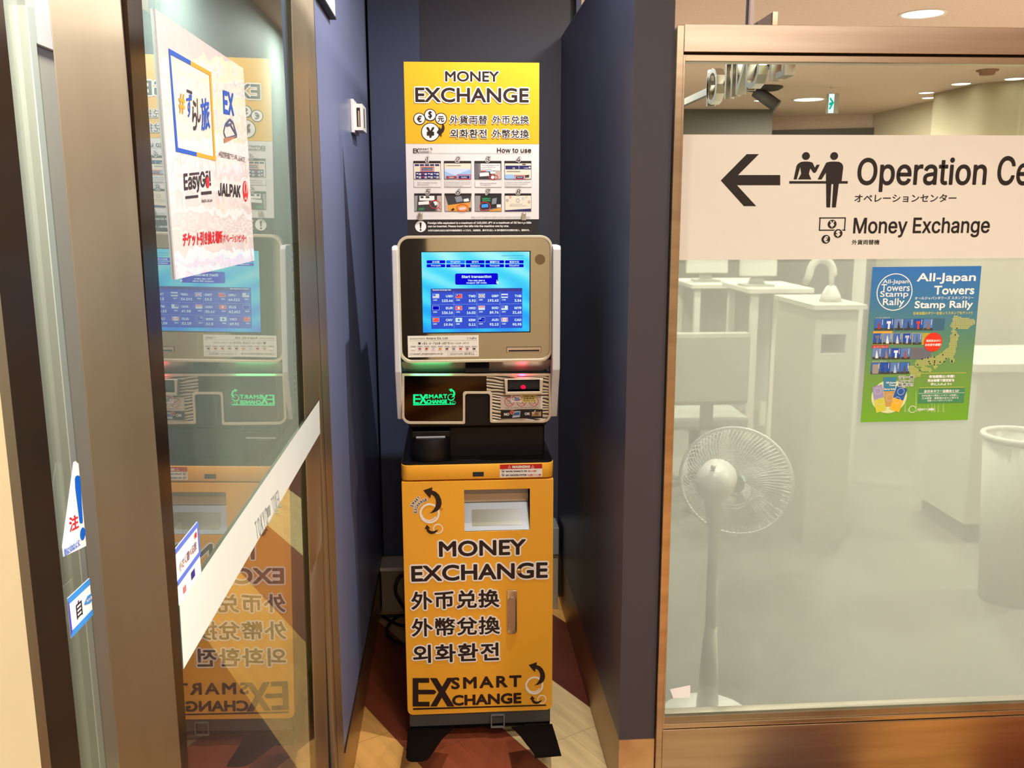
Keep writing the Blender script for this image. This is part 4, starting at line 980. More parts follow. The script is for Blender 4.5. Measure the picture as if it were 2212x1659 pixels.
p.text('Foreign bills equivalent to a maximum of 100,000 JPY or a maximum of 30 foreign bills', 386, 1276, 1982, 1318, BW, .04, font='i'); p.text('can be inserted. Please insert the bills into the machine one by one.', 388, 1328, 1636, 1369, BW, .04, font='i')
p.text('本货币兑换机兑换日元纸币的最高限额为 10 万日元，也就是说，最多可以放入 30 张外国纸币并且请依次投入，谢谢合作。', 388, 1394, 1955, 1426, BW, .03)
p.build('instruction_artwork', BRD)
for cxp in (909, 1132):
    c = onY(cxp, 466, PY)
    mb = MB().box((c.x-.007, PY-.004, c.z-.012), (c.x+.005, PY-.0015, c.z+.008), mat('clear_clip', (190, 186, 176), .15, .4)).lathe([(0, .004), (.0042, .004), (.0048, 0)], (c.x, PY-.004, c.z+.004), (0, -1, 0), CHROME, 14)
    mb.build('clip', PB, .001)

# ------------------------------------------------------------------ way sign across the shop window
WS = FY+.0025
sx0 = .5262; sz0_w, sz1_w = onY(1800, 560, FY).z, onY(1800, 291.3, FY).z
SGN = tag(MB().box((sx0, WS-.0012, sz0_w), (XE-.01, WS, sz1_w), mat('cream_sign_film', (222, 217, 205), .4)).build('way_sign'), 'wide cream sign with black arrow and lettering across the shop window', 'sign')
SB = ink((36, 26, 20))
p = Print('y', WS-.0012, (1400, 0), 2.724); p.lay = 1
p.poly([(427, 1062), (580, 907), (652, 907), (497, 1062)], SB); p.poly([(427, 1062), (497, 1062), (636, 1213), (563, 1213)], SB); p.poly([(470, 1030), (777, 1030), (777, 1090), (470, 1090)], SB)
def z12(q): return ((295+q[0]/12.287)*2.724, (320+q[1]/12.287)*2.724)
for cx, cy in ((563, 210), (1312, 210)):
    q = z12((cx, cy)); p.disc(*q, 105/12.287*2.724, SB)
for part in ([(235, 832), (310, 480), (345, 420), (420, 372), (400, 545), (318, 832)], [(420, 372), (490, 358), (580, 355), (670, 362), (738, 385), (680, 540), (640, 680), (435, 680), (415, 540), (400, 480)], [(435, 680), (640, 680), (705, 832), (352, 832)], [(738, 385), (800, 515), (840, 620), (815, 650), (785, 662), (750, 645), (680, 540)], [(800, 515), (850, 440), (932, 438), (830, 640)],
             [(120, 875), (1673, 875), (1673, 942), (120, 942)], [(1100, 385), (1180, 362), (1310, 355), (1440, 362), (1510, 400), (1548, 460), (1552, 520), (1510, 875), (1095, 875), (1092, 650)], [(1100, 385), (1180, 400), (1092, 650), (978, 832), (872, 832)], [(1097, 930), (1240, 930), (1205, 1575), (1103, 1575)], [(1290, 930), (1438, 930), (1356, 1575), (1250, 1575)], [(1097, 870), (1438, 870), (1438, 955), (1097, 955)]):
    p.poly([z12(q) for q in part], SB)
p.text('Operation', 1230, 926, 1992, 1130, SB, .02, font='i', res=5); p.text('Center', 2055, 918, 2545, 1092, SB, .023, font='i', res=5)
p.text('オペレーションセンター', 1214, 1142, 1814, 1190, SB, .02)
p.text('Money Exchange', 1207, 1280, 2010, 1398, SB, .02, font='i', res=5); p.text('外貨両替機', 1198, 1410, 1361, 1440, SB, .02)
p.frame(1006, 1279, 1161, 1358, 7, SB); p.lay = 2
for cx, cy, s in ((1082, 1319, '¥'), (1117, 1374, '$'), (1045, 1408, '€')):
    p.disc(cx, cy, 30, mat('cream_sign_film', (222, 217, 205)), 2) if s != '¥' else None
    p.disc(cx, cy, 26, SB, 3); p.lay = 4; p.text(s, cx-13, cy-19, cx+13, cy+19, mat('cream_sign_film', (222, 217, 205)), .05)
p.build('sign_lettering', SGN)

# ------------------------------------------------------------------ stamp rally poster on the frosted window
ST = FY+.0025
pa, pb, pc, pd = (tuple(Print('y', ST).uv(*q)) for q in ((1885, 577), (2120, 574.5), (2090, 907), (1859, 912)))
POS = ramp_mat('poster_blue_to_green', [(0, (112, 176, 44)), (.3, (112, 156, 72)), (.55, (88, 138, 112)), (.8, (58, 122, 168)), (1, (46, 116, 190))], 2, .45)
PO = tag(MB().prism([pd, pc, pb, pa], 'y', ST-.0008, ST, POS).build('tower_poster'), 'blue to green poster with tower photographs taped to the frosted window', 'poster')
p = Print('y', ST-.0008, (1830, 560), 4.484); p.lay = 1
PWH = ink((244, 244, 240)); PYE = ink((226, 214, 96))
def tx(s, x0, y0, x1, y1, m=PWH, w=.03, font='d', out=None): p.text(s, x0, y0, x1, y1, m, w, out, font)
tx('All-Japan', 676, 132, 1246, 238, w=.03); tx('Towers', 840, 255, 1232, 342, w=.035); tx('オールジャパンタワーズ スタンプラリー', 655, 360, 1224, 390, w=.02); tx('Stamp Rally', 652, 402, 1216, 494, w=.03)
tx('日本全国のタワーを巡ってスタンプをゲット!!', 642, 506, 1212, 536, PYE, .02)
p.ring(458, 318, 173, 9, PWH, ry=180, n=48)
for s, b in (('All-Japan', (345, 195, 592, 246)), ('Towers', (330, 240, 606, 310)), ('Stamp', (318, 308, 592, 380)), ('Rally', (345, 378, 552, 466))): tx(s, *b, w=.015)
rows = [(575, 690, 262, 6, 'イーストブロック', 95), (714, 828, 246, 5, '', 96), (858, 970, 240, 4, 'カンサイブロック', 93), (998, 1112, 228, 4, 'ウェストブロック', 94)]
TW = [[(170, 60, 50), (236, 236, 240), (60, 60, 66), (66, 60, 80), (210, 70, 50), (150, 110, 90)], [(120, 120, 126), (240, 236, 230), (210, 214, 220), (190, 196, 204), (90, 100, 130)], [(232, 234, 240), (170, 130, 110), (236, 238, 240), (170, 90, 70)], [(160, 150, 140), (60, 90, 160), (190, 200, 230), (90, 84, 84)]]
for r_, (y0, y1, x, n, lab, st) in enumerate(rows):
    p.lay = 1; p.rect(x, y0, x+st*n+(110, 0, 200, 0)[r_], y1, ink(((66, 108, 132), (190, 180, 70), (108, 112, 120), (90, 96, 110))[r_]))
    if r_ == 1: p.rect(250, 695, 438, 722, ink((226, 170, 60))); p.rect(716, 714, 830, 828, ink((176, 172, 70)))
    if r_ == 2: p.rect(240, 834, 400, 860, ink((196, 60, 60)))
    p.lay = 2
    for k in range(n):
        a, b = x+st*k+2, x+st*k+st-6; sky = [(60, 110, 190), (40, 90, 180), (110, 140, 190), (70, 110, 180), (30, 80, 180), (90, 130, 190)][(k+r_) % 6]
        p.lay = 2; p.rect(a, y0+3, b, y1-3, ink(sky)); p.lay = 3; p.rect(a, y1-24, b, y1-3, ink((64, 70, 54)))
        m_ = ink(TW[r_][k]); c_ = (a+b)/2; p.lay = 4
        if (k+r_) % 3 == 1: p.rect(c_-9, y0+30, c_+9, y1-14, m_); p.rect(c_-20, y0+24, c_+20, y0+48, m_)
        elif r_ == 3 and k == 0: p.rect(c_-30, y0+20, c_+30, y1-4, m_)
        else: p.poly([(c_-15, y1-12), (c_+15, y1-12), (c_+3, y0+26), (c_-3, y0+26)], m_); p.rect(c_-8, y0+55, c_+8, y0+64, m_)
        p.rect(b-12, y0+8, b-8, y0+60, PWH)
    if lab: tx(lab, x+12, y0-16, x+150, y0-2, PWH, .02)
p.lay = 5; p.disc(830, 802, 88, ink((226, 58, 34)), ry=92); p.lay = 6; tx('達成者はHPに', 762, 776, 904, 800); tx('お名前を掲載！', 752, 815, 908, 840)
# dotted map of the islands
p.lay = 3; DOT = ink((206, 210, 128)); BKD = ink((24, 24, 24))
segs = [((1040, 560), (1075, 565), 2), ((1055, 590), (1200, 610), 5), ((1040, 640), (1150, 640), 6), ((1030, 700), (1040, 720), 3), ((1020, 740), (1060, 745), 3), ((1040, 740), (1010, 900), 5), ((1010, 880), (880, 980), 6), ((1000, 930), (1020, 985), 3), ((880, 970), (690, 1010), 5), ((840, 1010), (850, 1040), 3), ((730, 1060), (800, 1070), 3), ((620, 1060), (680, 1110), 5), ((630, 1110), (650, 1130), 3)]
done = set()
for (xa, ya), (xb, yb_), hw in segs:
    L_ = max(abs(xb-xa), abs(yb_-ya), 1); 
    for i in range(0, int(L_)+1, 5):
        cx, cy = xa+(xb-xa)*i/L_, ya+(yb_-ya)*i/L_
        for ax in range(-hw, hw+1):
            for ay in range(-hw, hw+1):
                if ax*ax+ay*ay <= hw*hw*.8:
                    g = (round((cx+ax*7)/11), round((cy+ay*7)/11))
                    if g not in done: done.add(g); p.rect(g[0]*11-4, g[1]*11-4, g[0]*11+4, g[1]*11+4, DOT)
p.lay = 4
for x, y in ((1062, 668), (1045, 732), (925, 926), (955, 962), (1012, 982), (1014, 994), (842, 948), (780, 956), (728, 966), (790, 992), (845, 985), (843, 1000), (842, 1020), (898, 996), (940, 990), (800, 1012), (680, 1020), (700, 1080)): p.rect(x-6, y-6, x+6, y+6, BKD)
p.lay = 2
p.disc(405, 1330, 172, ink((214, 226, 170)), ry=160)
def book(pts, c, c2=None):
    p.poly(pts, ink(c))
    if c2: p.lay += 1; p.poly([pts[3], pts[2], ((pts[2][0]+pts[1][0])/2, (pts[2][1]+pts[1][1])/2), ((pts[3][0]+pts[0][0])/2, (pts[3][1]+pts[0][1])/2)], ink(c2)); p.lay -= 1
p.lay = 3; book([(350, 1145), (480, 1140), (462, 1275), (350, 1280)], (62, 132, 160)); p.poly([(352, 1280), (462, 1276), (436, 1425), (366, 1430)], ink((196, 156, 90)))
p.lay = 4; book([(240, 1240), (336, 1210), (376, 1460), (278, 1488)], (160, 150, 190), (206, 206, 70)); book([(480, 1225), (582, 1255), (500, 1482), (408, 1450)], (40, 96, 170), (246, 184, 50))
p.lay = 6
for x, y in ((294, 1275), (408, 1340), (518, 1280), (318, 1375), (482, 1365)): p.ring(x, y, 34, 4, ink((210, 206, 190)))
p.lay = 6; tx('All-Japan', 372, 1184, 472, 1208, w=.03); tx('Towers', 404, 1210, 470, 1228, w=.03); tx('Stamp Rally', 354, 1248, 464, 1270, w=.03)
p.lay = 7
for s, b in (('ラリー帳', (496, 1126, 640, 1158)), ('各タワーにて', (494, 1166, 640, 1190)), ('販売中!!', (492, 1198, 634, 1232))): p.text(s, *b, ink((70, 90, 80)), .03, [(PWH, .14)])
p.lay = 2
for y, a, b in ((1102, 705, 1152), (1242, 695, 1135)): p.rect(a, y-2, b, y+2, PYE)
tx('有効期限は1年間！', 790, 1120, 1040, 1150, w=.05); tx('完全制覇で認定証を', 778, 1158, 1038, 1187, w=.05); tx('手に入れよう!!', 806, 1196, 1008, 1222, w=.05)
p.rect(690, 1248, 1132, 1392, ink((74, 140, 96))); p.lay = 3; p.rect(690, 1294, 1132, 1297, PWH)
tx('全日本タワー協議会とは?', 742, 1262, 1082, 1290, w=.03); tx('日本全国から現在２０タワーが加盟し、', 722, 1308, 1078, 1328, w=.01); tx('三大夜景・展望塔の日など様々な', 722, 1334, 1080, 1353, w=.01); tx('各種イベントを行っています。', 775, 1358, 1020, 1376, w=.01)
p.ring(630, 1452, 34, 5, PWH, a0=20, a1=320); tx('全日本タワー協議会', 676, 1440, 842, 1466, w=.03)
p.lay = 1; PAL = ink((146, 190, 96))
for x, h in ((560, 90), (590, 40), (665, 200), (700, 60), (780, 70), (820, 90), (845, 85), (880, 80), (930, 85)): p.poly([(x-12, 1480), (x+12, 1480), (x+3, 1480-h), (x-3, 1480-h)], PAL)
p.build('poster_artwork', PO)

# small flat white patch low on the frosted window
sl0 = [tuple(Print('y', ST).uv(*q)) for q in ((1447, 1489), (1491, 1480), (1491, 1507), (1454, 1508))]
tag(MB().prism(sl0[::-1], 'y', ST-.0006, ST, mat('patch_white', (244, 246, 248), .4)).build('white_patch'), 'small flat white patch low on the frosted window', 'paper')

# ------------------------------------------------------------------ laminated notice on the glass door
NX = GM+.0022
LAM = mat('laminated_paper', (236, 228, 230), .5, spec=.5, coat=.9)
_b = LAM.node_tree.nodes['Principled BSDF']; _b.inputs['Coat Roughness'].default_value = .02; _b.inputs['Coat IOR'].default_value = 1.9
_n = LAM.node_tree.nodes.new('ShaderNodeTexNoise'); _n.inputs['Scale'].default_value = 9; _n.inputs['Detail'].default_value = 3
_bp = LAM.node_tree.nodes.new('ShaderNodeBump'); _bp.inputs['Strength'].default_value = .35; _bp.inputs['Distance'].default_value = .01
_tc = LAM.node_tree.nodes.new('ShaderNodeTexCoord')
LAM.node_tree.links.new(_tc.outputs['Object'], _n.inputs[0]); LAM.node_tree.links.new(_n.outputs[0], _bp.inputs['Height']); LAM.node_tree.links.new(_bp.outputs[0], _b.inputs['Coat Normal'])
pn = Print('x', NX, tilt=TILT); q4 = [pn.uv(x, y) for x, y in ((334.5, 19), (525.5, 148), (549.7, 563), (380, 604))]
NT = tag(MB().add([(NX+e+TILT[1]*(q.y-TILT[0]), q.x, q.y) for e in (-.0015, 0) for q in q4], [(3, 2, 1, 0), (4, 5, 6, 7), (0, 1, 5, 4), (1, 2, 6, 5), (2, 3, 7, 6), (3, 0, 4, 7)], LAM).build('laminated_notice'), 'white laminated notice with company logos and red Japanese text taped to the glass door', 'notice')
p = Print('x', NX, (300, 0), 2.7656, tilt=TILT); p.lay = 1
NBL = ink((22, 84, 190)); NOR = ink((226, 160, 40)); NDK = ink((48, 40, 48)); NRD = ink((206, 30, 44))
def L2(a, b, t): return (a[0]+(b[0]-a[0])*t, a[1]+(b[1]-a[1])*t)
A_, B_, C_, D_ = (175, 288), (430, 432), (458, 960), (220, 906)
a_, b_, c_, d_ = (187, 325), (420, 450), (446, 935), (232, 882)
for s_, t_, s2, t2, h in ((A_, B_, a_, b_, 1), (D_, C_, d_, c_, 1)):
    p.poly([s_, L2(s_, t_, .52), L2(s2, t2, .52), s2], NBL); p.poly([L2(s_, t_, .52), t_, t2, L2(s2, t2, .52)], NOR)
p.poly([A_, a_, d_, D_], NBL); p.poly([B_, C_, c_, b_], NOR)
def tq(s, tl, tr, bl, m, w=.02, font='d'): p.textq(s, tl, tr, bl, m, w, None, font)
tq('#', (237, 558), (270, 570), (240, 670), NOR, .04); tq('ず', (282, 560), (314, 560), (285, 700), NBL, .02); tq('ら', (318, 600), (344, 605), (320, 775), NDK, .02); tq('し', (345, 590), (364, 592), (350, 730), NDK, .02); tq('旅', (366, 590), (416, 585), (374, 780), NBL, .02)
p.rect(285, 540, 316, 556, NDK)
tq('EX', (502, 545), (562, 565), (506, 672), NBL, .06, 'i')
for a, b in (((505, 790), (515, 745)), ((515, 745), (542, 714)), ((542, 714), (562, 735)), ((562, 735), (584, 812)), ((584, 812), (520, 830)), ((520, 830), (505, 790)), ((520, 750), (552, 742)), ((545, 745), (584, 812))): p.line([a, b], 4, ink((70, 84, 120)), cap=False)
p.poly([(506, 826), (584, 812), (545, 838), (508, 856)], ink((176, 120, 96)))
tq('※指定席先着プラン申し込みの方', (476, 898), (632, 935), (478, 938), ink((90, 84, 90)), .01)
tq('EasyGo!', (266, 1040), (424, 1022), (272, 1160), NDK, .035, 'i')
for pts in ([(300, 1034), (358, 1028), (359, 1042), (301, 1048)], [(276, 1172), (352, 1164), (353, 1180), (277, 1188)], [(370, 1146), (432, 1140), (433, 1158), (371, 1164)], [(398, 1022), (412, 1020), (412, 1032), (398, 1034)]): p.poly(pts, NDK)
p.lay = 2; p.disc(408, 1090, 10, NRD, ry=34); p.lay = 1
tq('EasyGo. Jal Luxe', (373, 1190), (436, 1186), (374, 1214), NDK, .02, 'i')
tq('JALPAK', (474, 1095), (604, 1112), (474, 1166), NDK, .07, 'i')
p.disc(635, 1142, 15, NRD, ry=62); p.lay = 2; p.ring(635, 1125, 9, 3, INKW, ry=36, a0=-60, a1=240); tq('JAL', (627, 1176), (644, 1178), (627, 1192), INKW, .03, 'i'); p.lay = 1
tq('チケット引き換え場所', (262, 1392), (496, 1380), (262, 1472), NRD, .05); tq('(オペレーションセンター)', (500, 1396), (642, 1400), (500, 1456), NRD, .02)
p.build('notice_print', NT)

# ------------------------------------------------------------------ stickers on the glass
KX = GX+.0026
q4 = [onX(x, y, GX) for x, y in ((380, 1180), (423, 1127), (432, 1225), (400, 1275))]
ybs = y_band+.002
def yz(x, y, v=GX): q = onX(x, y, v); return (q.y, q.z)
t0, t1, t2 = yz(423, 1127), yz(432, 1232), yz(390, 1190)
stk = [(ybs, t1[1]-.004), (t1[0], t1[1]-.004), (t0[0], t0[1]), (ybs, t0[1])]
SK = tag(MB().prism(stk, 'x', GX+.0006, GX+.0013, ink((246, 242, 240))).build('blue_bordered_sticker'), 'white sticker with blue borders low on the sliding door glass', 'sticker')
p = Print('x', GX+.0016); p.lay = 1
zt_s, zb_s = stk[2][1], stk[0][1]; ye = stk[1][0]; hs = zt_s-zb_s; SBL = ink((92, 120, 222))
p.puv([(ybs, zt_s-.09*hs), (ye, zt_s-.09*hs), (ye, zt_s), (ybs, zt_s)], SBL); p.puv([(ybs, zb_s+.36*hs), (ye, zb_s+.36*hs), (ye, zb_s+.45*hs), (ybs, zb_s+.45*hs)], SBL); p.puv([(ye-.004, zb_s+.4*hs), (ye, zb_s+.4*hs), (ye, zt_s), (ye-.004, zt_s)], SBL)
w_ = ye-ybs
p._text('小さく選べる旅', Vector((ybs+.1*w_, zb_s+.55*hs)), Vector((.75*w_, 0)), Vector((0, .16*hs)), ink((130, 90, 110)), .02)
p._text('優', Vector((ybs+.78*w_, zb_s+.76*hs)), Vector((.12*w_, 0)), Vector((0, .1*hs)), NRD, .02)
p.puv([(ybs+.55*w_, zb_s+.14*hs), (ybs+.7*w_, zb_s+.14*hs), (ybs+.7*w_, zb_s+.28*hs), (ybs+.55*w_, zb_s+.28*hs)], ink((50, 50, 130))); p.puv([(ybs+.2*w_, zb_s+.1*hs), (ybs+.3*w_, zb_s+.1*hs), (ybs+.3*w_, zb_s+.22*hs), (ybs+.2*w_, zb_s+.22*hs)], ink((226, 120, 120)))
p.build('sticker_print', SK)
G3 = -.2938
p = Print('x', G3, (120, 980), 3.95, lift=.0008); p.ymax = y_p0-.001
tri = [p.uv(*q) for q in ((50, 800), (60, 880), (300, 745), (290, 560), (245, 200), (190, 85), (165, 65), (148, 75))]
yr = y_p0-.001
TS = tag(MB().prism([(min(q.x, yr), q.y) for q in tri], 'x', G3+.0002, G3+.0007, ink((244, 240, 242))).build('caution_sticker'), 'white triangular sticker with blue exclamation mark on the narrow glass strip', 'sticker')
p.lay = 1
CB = ink((0, 96, 204))
p.poly([(155, 215), (162, 192), (180, 184), (200, 192), (212, 240), (222, 560), (222, 590), (208, 598), (196, 585), (158, 290)], CB); p.disc(222, 684, 23, CB, ry=57)
p.textq('注', (105, 548), (180, 512), (112, 668), NRD, .03); p.textq('意', (238, 445), (288, 420), (244, 560), NRD, .03)
p.textq('指をはさまれないように', (62, 815), (196, 725), (66, 880), ink((60, 130, 220)), .02); p.textq('ご注意', (250, 668), (292, 640), (252, 715), ink((60, 130, 220)), .02)
p.build('sticker_print', TS)
p = Print('x', G3, (120, 980), 3.95, lift=.0008); p.ymax = y_p0-.001
qd = [p.uv(*q) for q in ((95, 1235), (125, 1575), (352, 1325), (328, 1015))]
AS = tag(MB().prism([(min(q.x, yr), q.y) for q in qd], 'x', G3+.0002, G3+.0007, ink((238, 240, 240))).build('automatic_door_sticker'), 'white automatic door sticker with blue borders on the narrow glass strip', 'sticker')
p.lay = 1; AB = ink((56, 140, 222))
p.poly([(95, 1235), (328, 1015), (333, 1068), (100, 1290)], AB); p.poly([(122, 1520), (125, 1575), (352, 1328), (347, 1280)], AB); p.poly([(92, 1240), (108, 1290), (134, 1520), (122, 1560)], ink((70, 70, 200)))
p.textq('自', (162, 1275), (208, 1230), (176, 1415), NDK, .02)
p.poly([(232, 1285), (262, 1215), (315, 1170), (340, 1175), (325, 1225), (285, 1275), (245, 1292)], AB); p.lay = 2; p.textq('NABCO', (252, 1250), (328, 1185), (256, 1272), INKW, .04, None, 'i')
p.build('sticker_print', AS)

# ------------------------------------------------------------------ fittings in the niche
WHB = mat('white_box_plastic', (236, 232, 224), .45)
a, b = onX(756, 212, NL), onX(764, 292, NL)
SWT = thing('call_switch', (NL, a.y+.06, (a.z+b.z)/2), 'white switch box with a dark slot on the blue left wall', 'switch')
ya = a.y-.002; zc = (a.z+b.z)/2
MB().box((NL, ya, b.z+.002), (NL+.010, ya+.14, a.z-.002), WHB).build('back_plate', SWT, .002)
mb = MB().box((NL+.008, ya+.012, zc-.040), (NL+.034, ya+.13, zc+.035), WHB).box((NL+.034, ya+.05, zc-.030), (NL+.0345, ya+.075, zc+.026), BLACK)
SB_ = mb.build('switch_body', SWT, .002)
MB().box((NL+.017, ya+.0112, zc-.030), (NL+.027, ya+.0125, zc+.024), BLACK).box((NL+.021, ya+.0105, zc-.029), (NL+.0245, ya+.0115, zc+.015), mat('tan_insert', (196, 160, 140), .5)).build('card_slot', SWT)
e0, e1 = onX(685, 0, NL), onX(710, 31, NL)
tag(MB().box((NL+.001, 2.13, e0.z+.004), (NL+.014, e1.y+.015, e0.z+.30), mat('white_sign_plate', (240, 240, 240), .4)).box((NL+.001, 2.13, e0.z), (NL+.016, e1.y+.015, e0.z+.005), BLACK).build('wall_sign'), 'white sign plate high on the left wall, cut off by the top of the photo', 'sign')
# white low box at the back left, stacked grey boxes at the back right
LB = thing('cable_box', (-.17, 3.30, 0), 'low white cable box on the floor behind the machine on the left', 'box')
MB().box((NL+.004, 3.30, 0), (-.02, 3.385, .178), mat('beige_box', (176, 160, 132), .6)).build('box_body', LB, .002)
MB().box((NL+.002, 3.27, .178), (-.018, 3.39, .192), WHB).build('box_lid', LB, .002)
JB = thing('junction_box', (.34, 3.28, 0), 'grey junction box stack behind the machine on the right', 'box')
xj = onY(1207, 1150, 3.28).x
MB().box((xj-.16, 3.28, 0), (xj-.001, 3.385, onY(1200, 1199, 3.28).z), mat('beige_box', (176, 160, 132), .6)).build('lower_box', JB, .003)
MB().box((xj-.16, 3.27, onY(1200, 1197, 3.28).z), (xj, 3.385, onY(1200, 1138, 3.28).z), mat('grey_box', (150, 150, 150), .5)).build('upper_box', JB, .004)
def cat_rom(P, n=8):
    P = [Vector(q) for q in P]; Q = [2*P[0]-P[1]]+P+[2*P[-1]-P[-2]]; out = []
    for i in range(1, len(Q)-2):
        for k in range(n):
            t = k/n; a, b, c, d = Q[i-1], Q[i], Q[i+1], Q[i+2]
            out.append(.5*((2*b)+(c-a)*t+(2*a-5*b+4*c-d)*t*t+(3*b-a-3*c+d)*t**3))
    return out+[P[-1]]
def z5(x, y, z=.012): return onZ(740+x/5.19, 1100+y/5.19, z)
cab = [(-.06, 2.90, .34)] + [onY(740+x/5.19, 1100+y/5.19, 2.98) for x, y in ((690, 735), (610, 820), (595, 930), (640, 1030))] + [z5(720, 1080, .03), z5(760, 1110), z5(700, 1190), z5(640, 1195), z5(560, 1250), z5(500, 1330), z5(510, 1410), z5(590, 1480), z5(700, 1512), z5(820, 1400), z5(760, 1320), z5(640, 1300), z5(540, 1255), z5(440, 1170), z5(370, 1070), z5(400, 1022), z5(500, 1045), z5(640, 1150), z5(740, 1200), z5(840, 1180)]
cab = [Vector((q[0], min(q[1], 3.24), q[2])) for q in cab]
tag(MB().tube(cat_rom(cab, 7), .006, mat('black_cable', (16, 15, 16), .5), 8).build('power_cable'), 'looped black power cable on the floor behind the machine', 'cable')

# ------------------------------------------------------------------ downlights
LENS = glow((255, 246, 226), 3.0); TRIMW = mat('downlight_trim', (236, 226, 214), .5)
def make_light(loc, r, label, group):
    t = thing('downlight', loc, label, 'ceiling light', group)
    x, y, z = loc
    MB().lathe([(r, .0), (r*1.18, -.004), (r*1.2, 0)], (x, y, z-.001), (0, 0, 1), TRIMW, 24).build('trim_ring', t)
    MB().lathe([(0, -.004), (r*.9, -.003), (r, -.001)], (x, y, z-.001), (0, 0, 1), LENS, 24).build('lens', t)
    return t
seen = [((1993, 30), .10, 'large downlight seen above the steel rail'), ((1745, 133), .11, 'downlight just under the steel rail, half hidden by it'), ((1605, 182), .11, 'downlight left of the ceiling camera in the office'), ((1747, 215), .13, 'downlight left of the green exit sign'),
        ((1975, 151+28), .07, 'small downlight above the left end of the curved cream wall'), ((2192, 170), .07, 'small downlight at the right edge over the curved cream wall'), ((2001, 200), .06, 'small downlight left of the curved cream wall, nearer one'), ((2007, 211), .06, 'small downlight left of the curved cream wall, farther one'), ((1641, 217), .05, 'tiny downlight under the ceiling camera'), ((1850, 252), .06, 'far downlight near the dark office wall')]
seen[4] = ((2076, 181), .07, 'small downlight above the left end of the curved cream wall')
L0 = None
for (q, r, lab) in seen:
    pt = onZ(*q, CEIL)
    if pt.y > 10.6: pt = EYE+(pt-EYE)*(10.3/pt.y); pt.z = CEIL
    make_light((pt.x, pt.y, CEIL), r, lab, None)
# ------------------------------------------------------------------ the office behind the shop window
FARG = mat('far_wall_dark', (94, 88, 78), .7)
p1, p2 = onZ(1480, 236, CEIL), onZ(1670, 236, CEIL); p3 = onY(1670, 258, 10.9); p4 = onY(2016, 240, 9.6)
fw = MB().prism([(.4, p1.y), (p2.x, p2.y), (p2.x, p2.y+.5), (.4, p2.y+.5)], 'z', 0, CEIL, FARG)
fw.prism([(p2.x-.1, 10.2), (4.5, 9.7), (4.5, 10.0), (p2.x-.1, 10.5)], 'z', 0, CEIL-.14, FARG).prism([(p2.x-.1, 10.25), (4.5, 9.75), (4.5, 10.05), (p2.x-.1, 10.55)], 'z', CEIL-.14, CEIL, CEILM)
struct(fw, 'wall_far', 'dark grey far wall of the office')
cw = [onZ(*q, CEIL) for q in ((2017, 203), (2045, 196), (2080, 188), (2120, 180), (2165, 176), (2212, 173))]
cw = cat_rom(cw, 6); pl = [(q.x, q.y) for q in cw] + [(4.5, cw[-1].y-.6), (4.5, cw[0].y)]
struct(MB().prism(pl, 'z', 0, CEIL, mat('curved_cream_wall', (208, 196, 164), .6), True), 'wall_curved', 'curved cream office wall at the upper right')
# exit sign hanging from the ceiling
EYs = 7.6
ex0, ex1 = onY(1788, 245, EYs), onY(1803, 202, EYs)
EX = thing('exit_sign', ((ex0.x+ex1.x)/2, EYs, ex1.z), 'green and white lit exit arrow sign hanging in the office', 'exit sign')
MB().box((ex0.x, EYs, ex0.z), (ex1.x+.04, EYs+.05, ex1.z), mat('exit_case', (170, 166, 150), .5)).build('sign_case', EX, .003)
MB().box((ex0.x+.002, EYs-.003, ex0.z+.003), (ex1.x-.002, EYs, ex1.z-.003), glow((226, 255, 250), 1.3)).build('lit_face', EX)
pe = Print('y', EYs-.003, (1780, 195), 1); pe.lay = 4
GE = glow((20, 190, 160))
for pts in ([(11, 27), (20, 25), (20, 30), (11, 33)], [(14, 15), (22, 27), (18, 28), (12, 19)], [(22, 26), (13, 42), (10, 40), (17, 27)]): pe.poly(pts, GE)
pe.build('arrow', EX)
MB().tube([((ex0.x+ex1.x)/2, EYs+.025, ex1.z), ((ex0.x+ex1.x)/2, EYs+.025, CEIL)], .008, TRIMW).build('hanger', EX)
# dome camera and detectors on the ceiling
q = onZ(1648, 188, CEIL); DC = thing('ceiling_camera', (q.x, q.y, CEIL), 'grey security camera on the office ceiling', 'camera')
MB().lathe([(0, -.03), (.13, -.026), (.16, -.01), (.16, 0)], (q.x, q.y, CEIL), (0, 0, 1), mat('camera_grey', (58, 52, 48), .8)).build('mount', DC)
MB().tube([(q.x-.06, q.y, CEIL-.03), (q.x+.10, q.y-.08, CEIL-.16)], .05, mat('camera_grey', (140, 124, 112)), 12).build('camera_body', DC)
q = onZ(2133, 151, CEIL)
tag(MB().lathe([(0, -.04), (.05, -.035), (.055, -.012), (.075, -.008), (.075, 0)], (q.x, q.y, CEIL), (0, 0, 1), mat('detector_brown', (150, 110, 84), .5)).build('smoke_detector'), 'brown smoke detector on the office ceiling at the right', 'smoke detector')
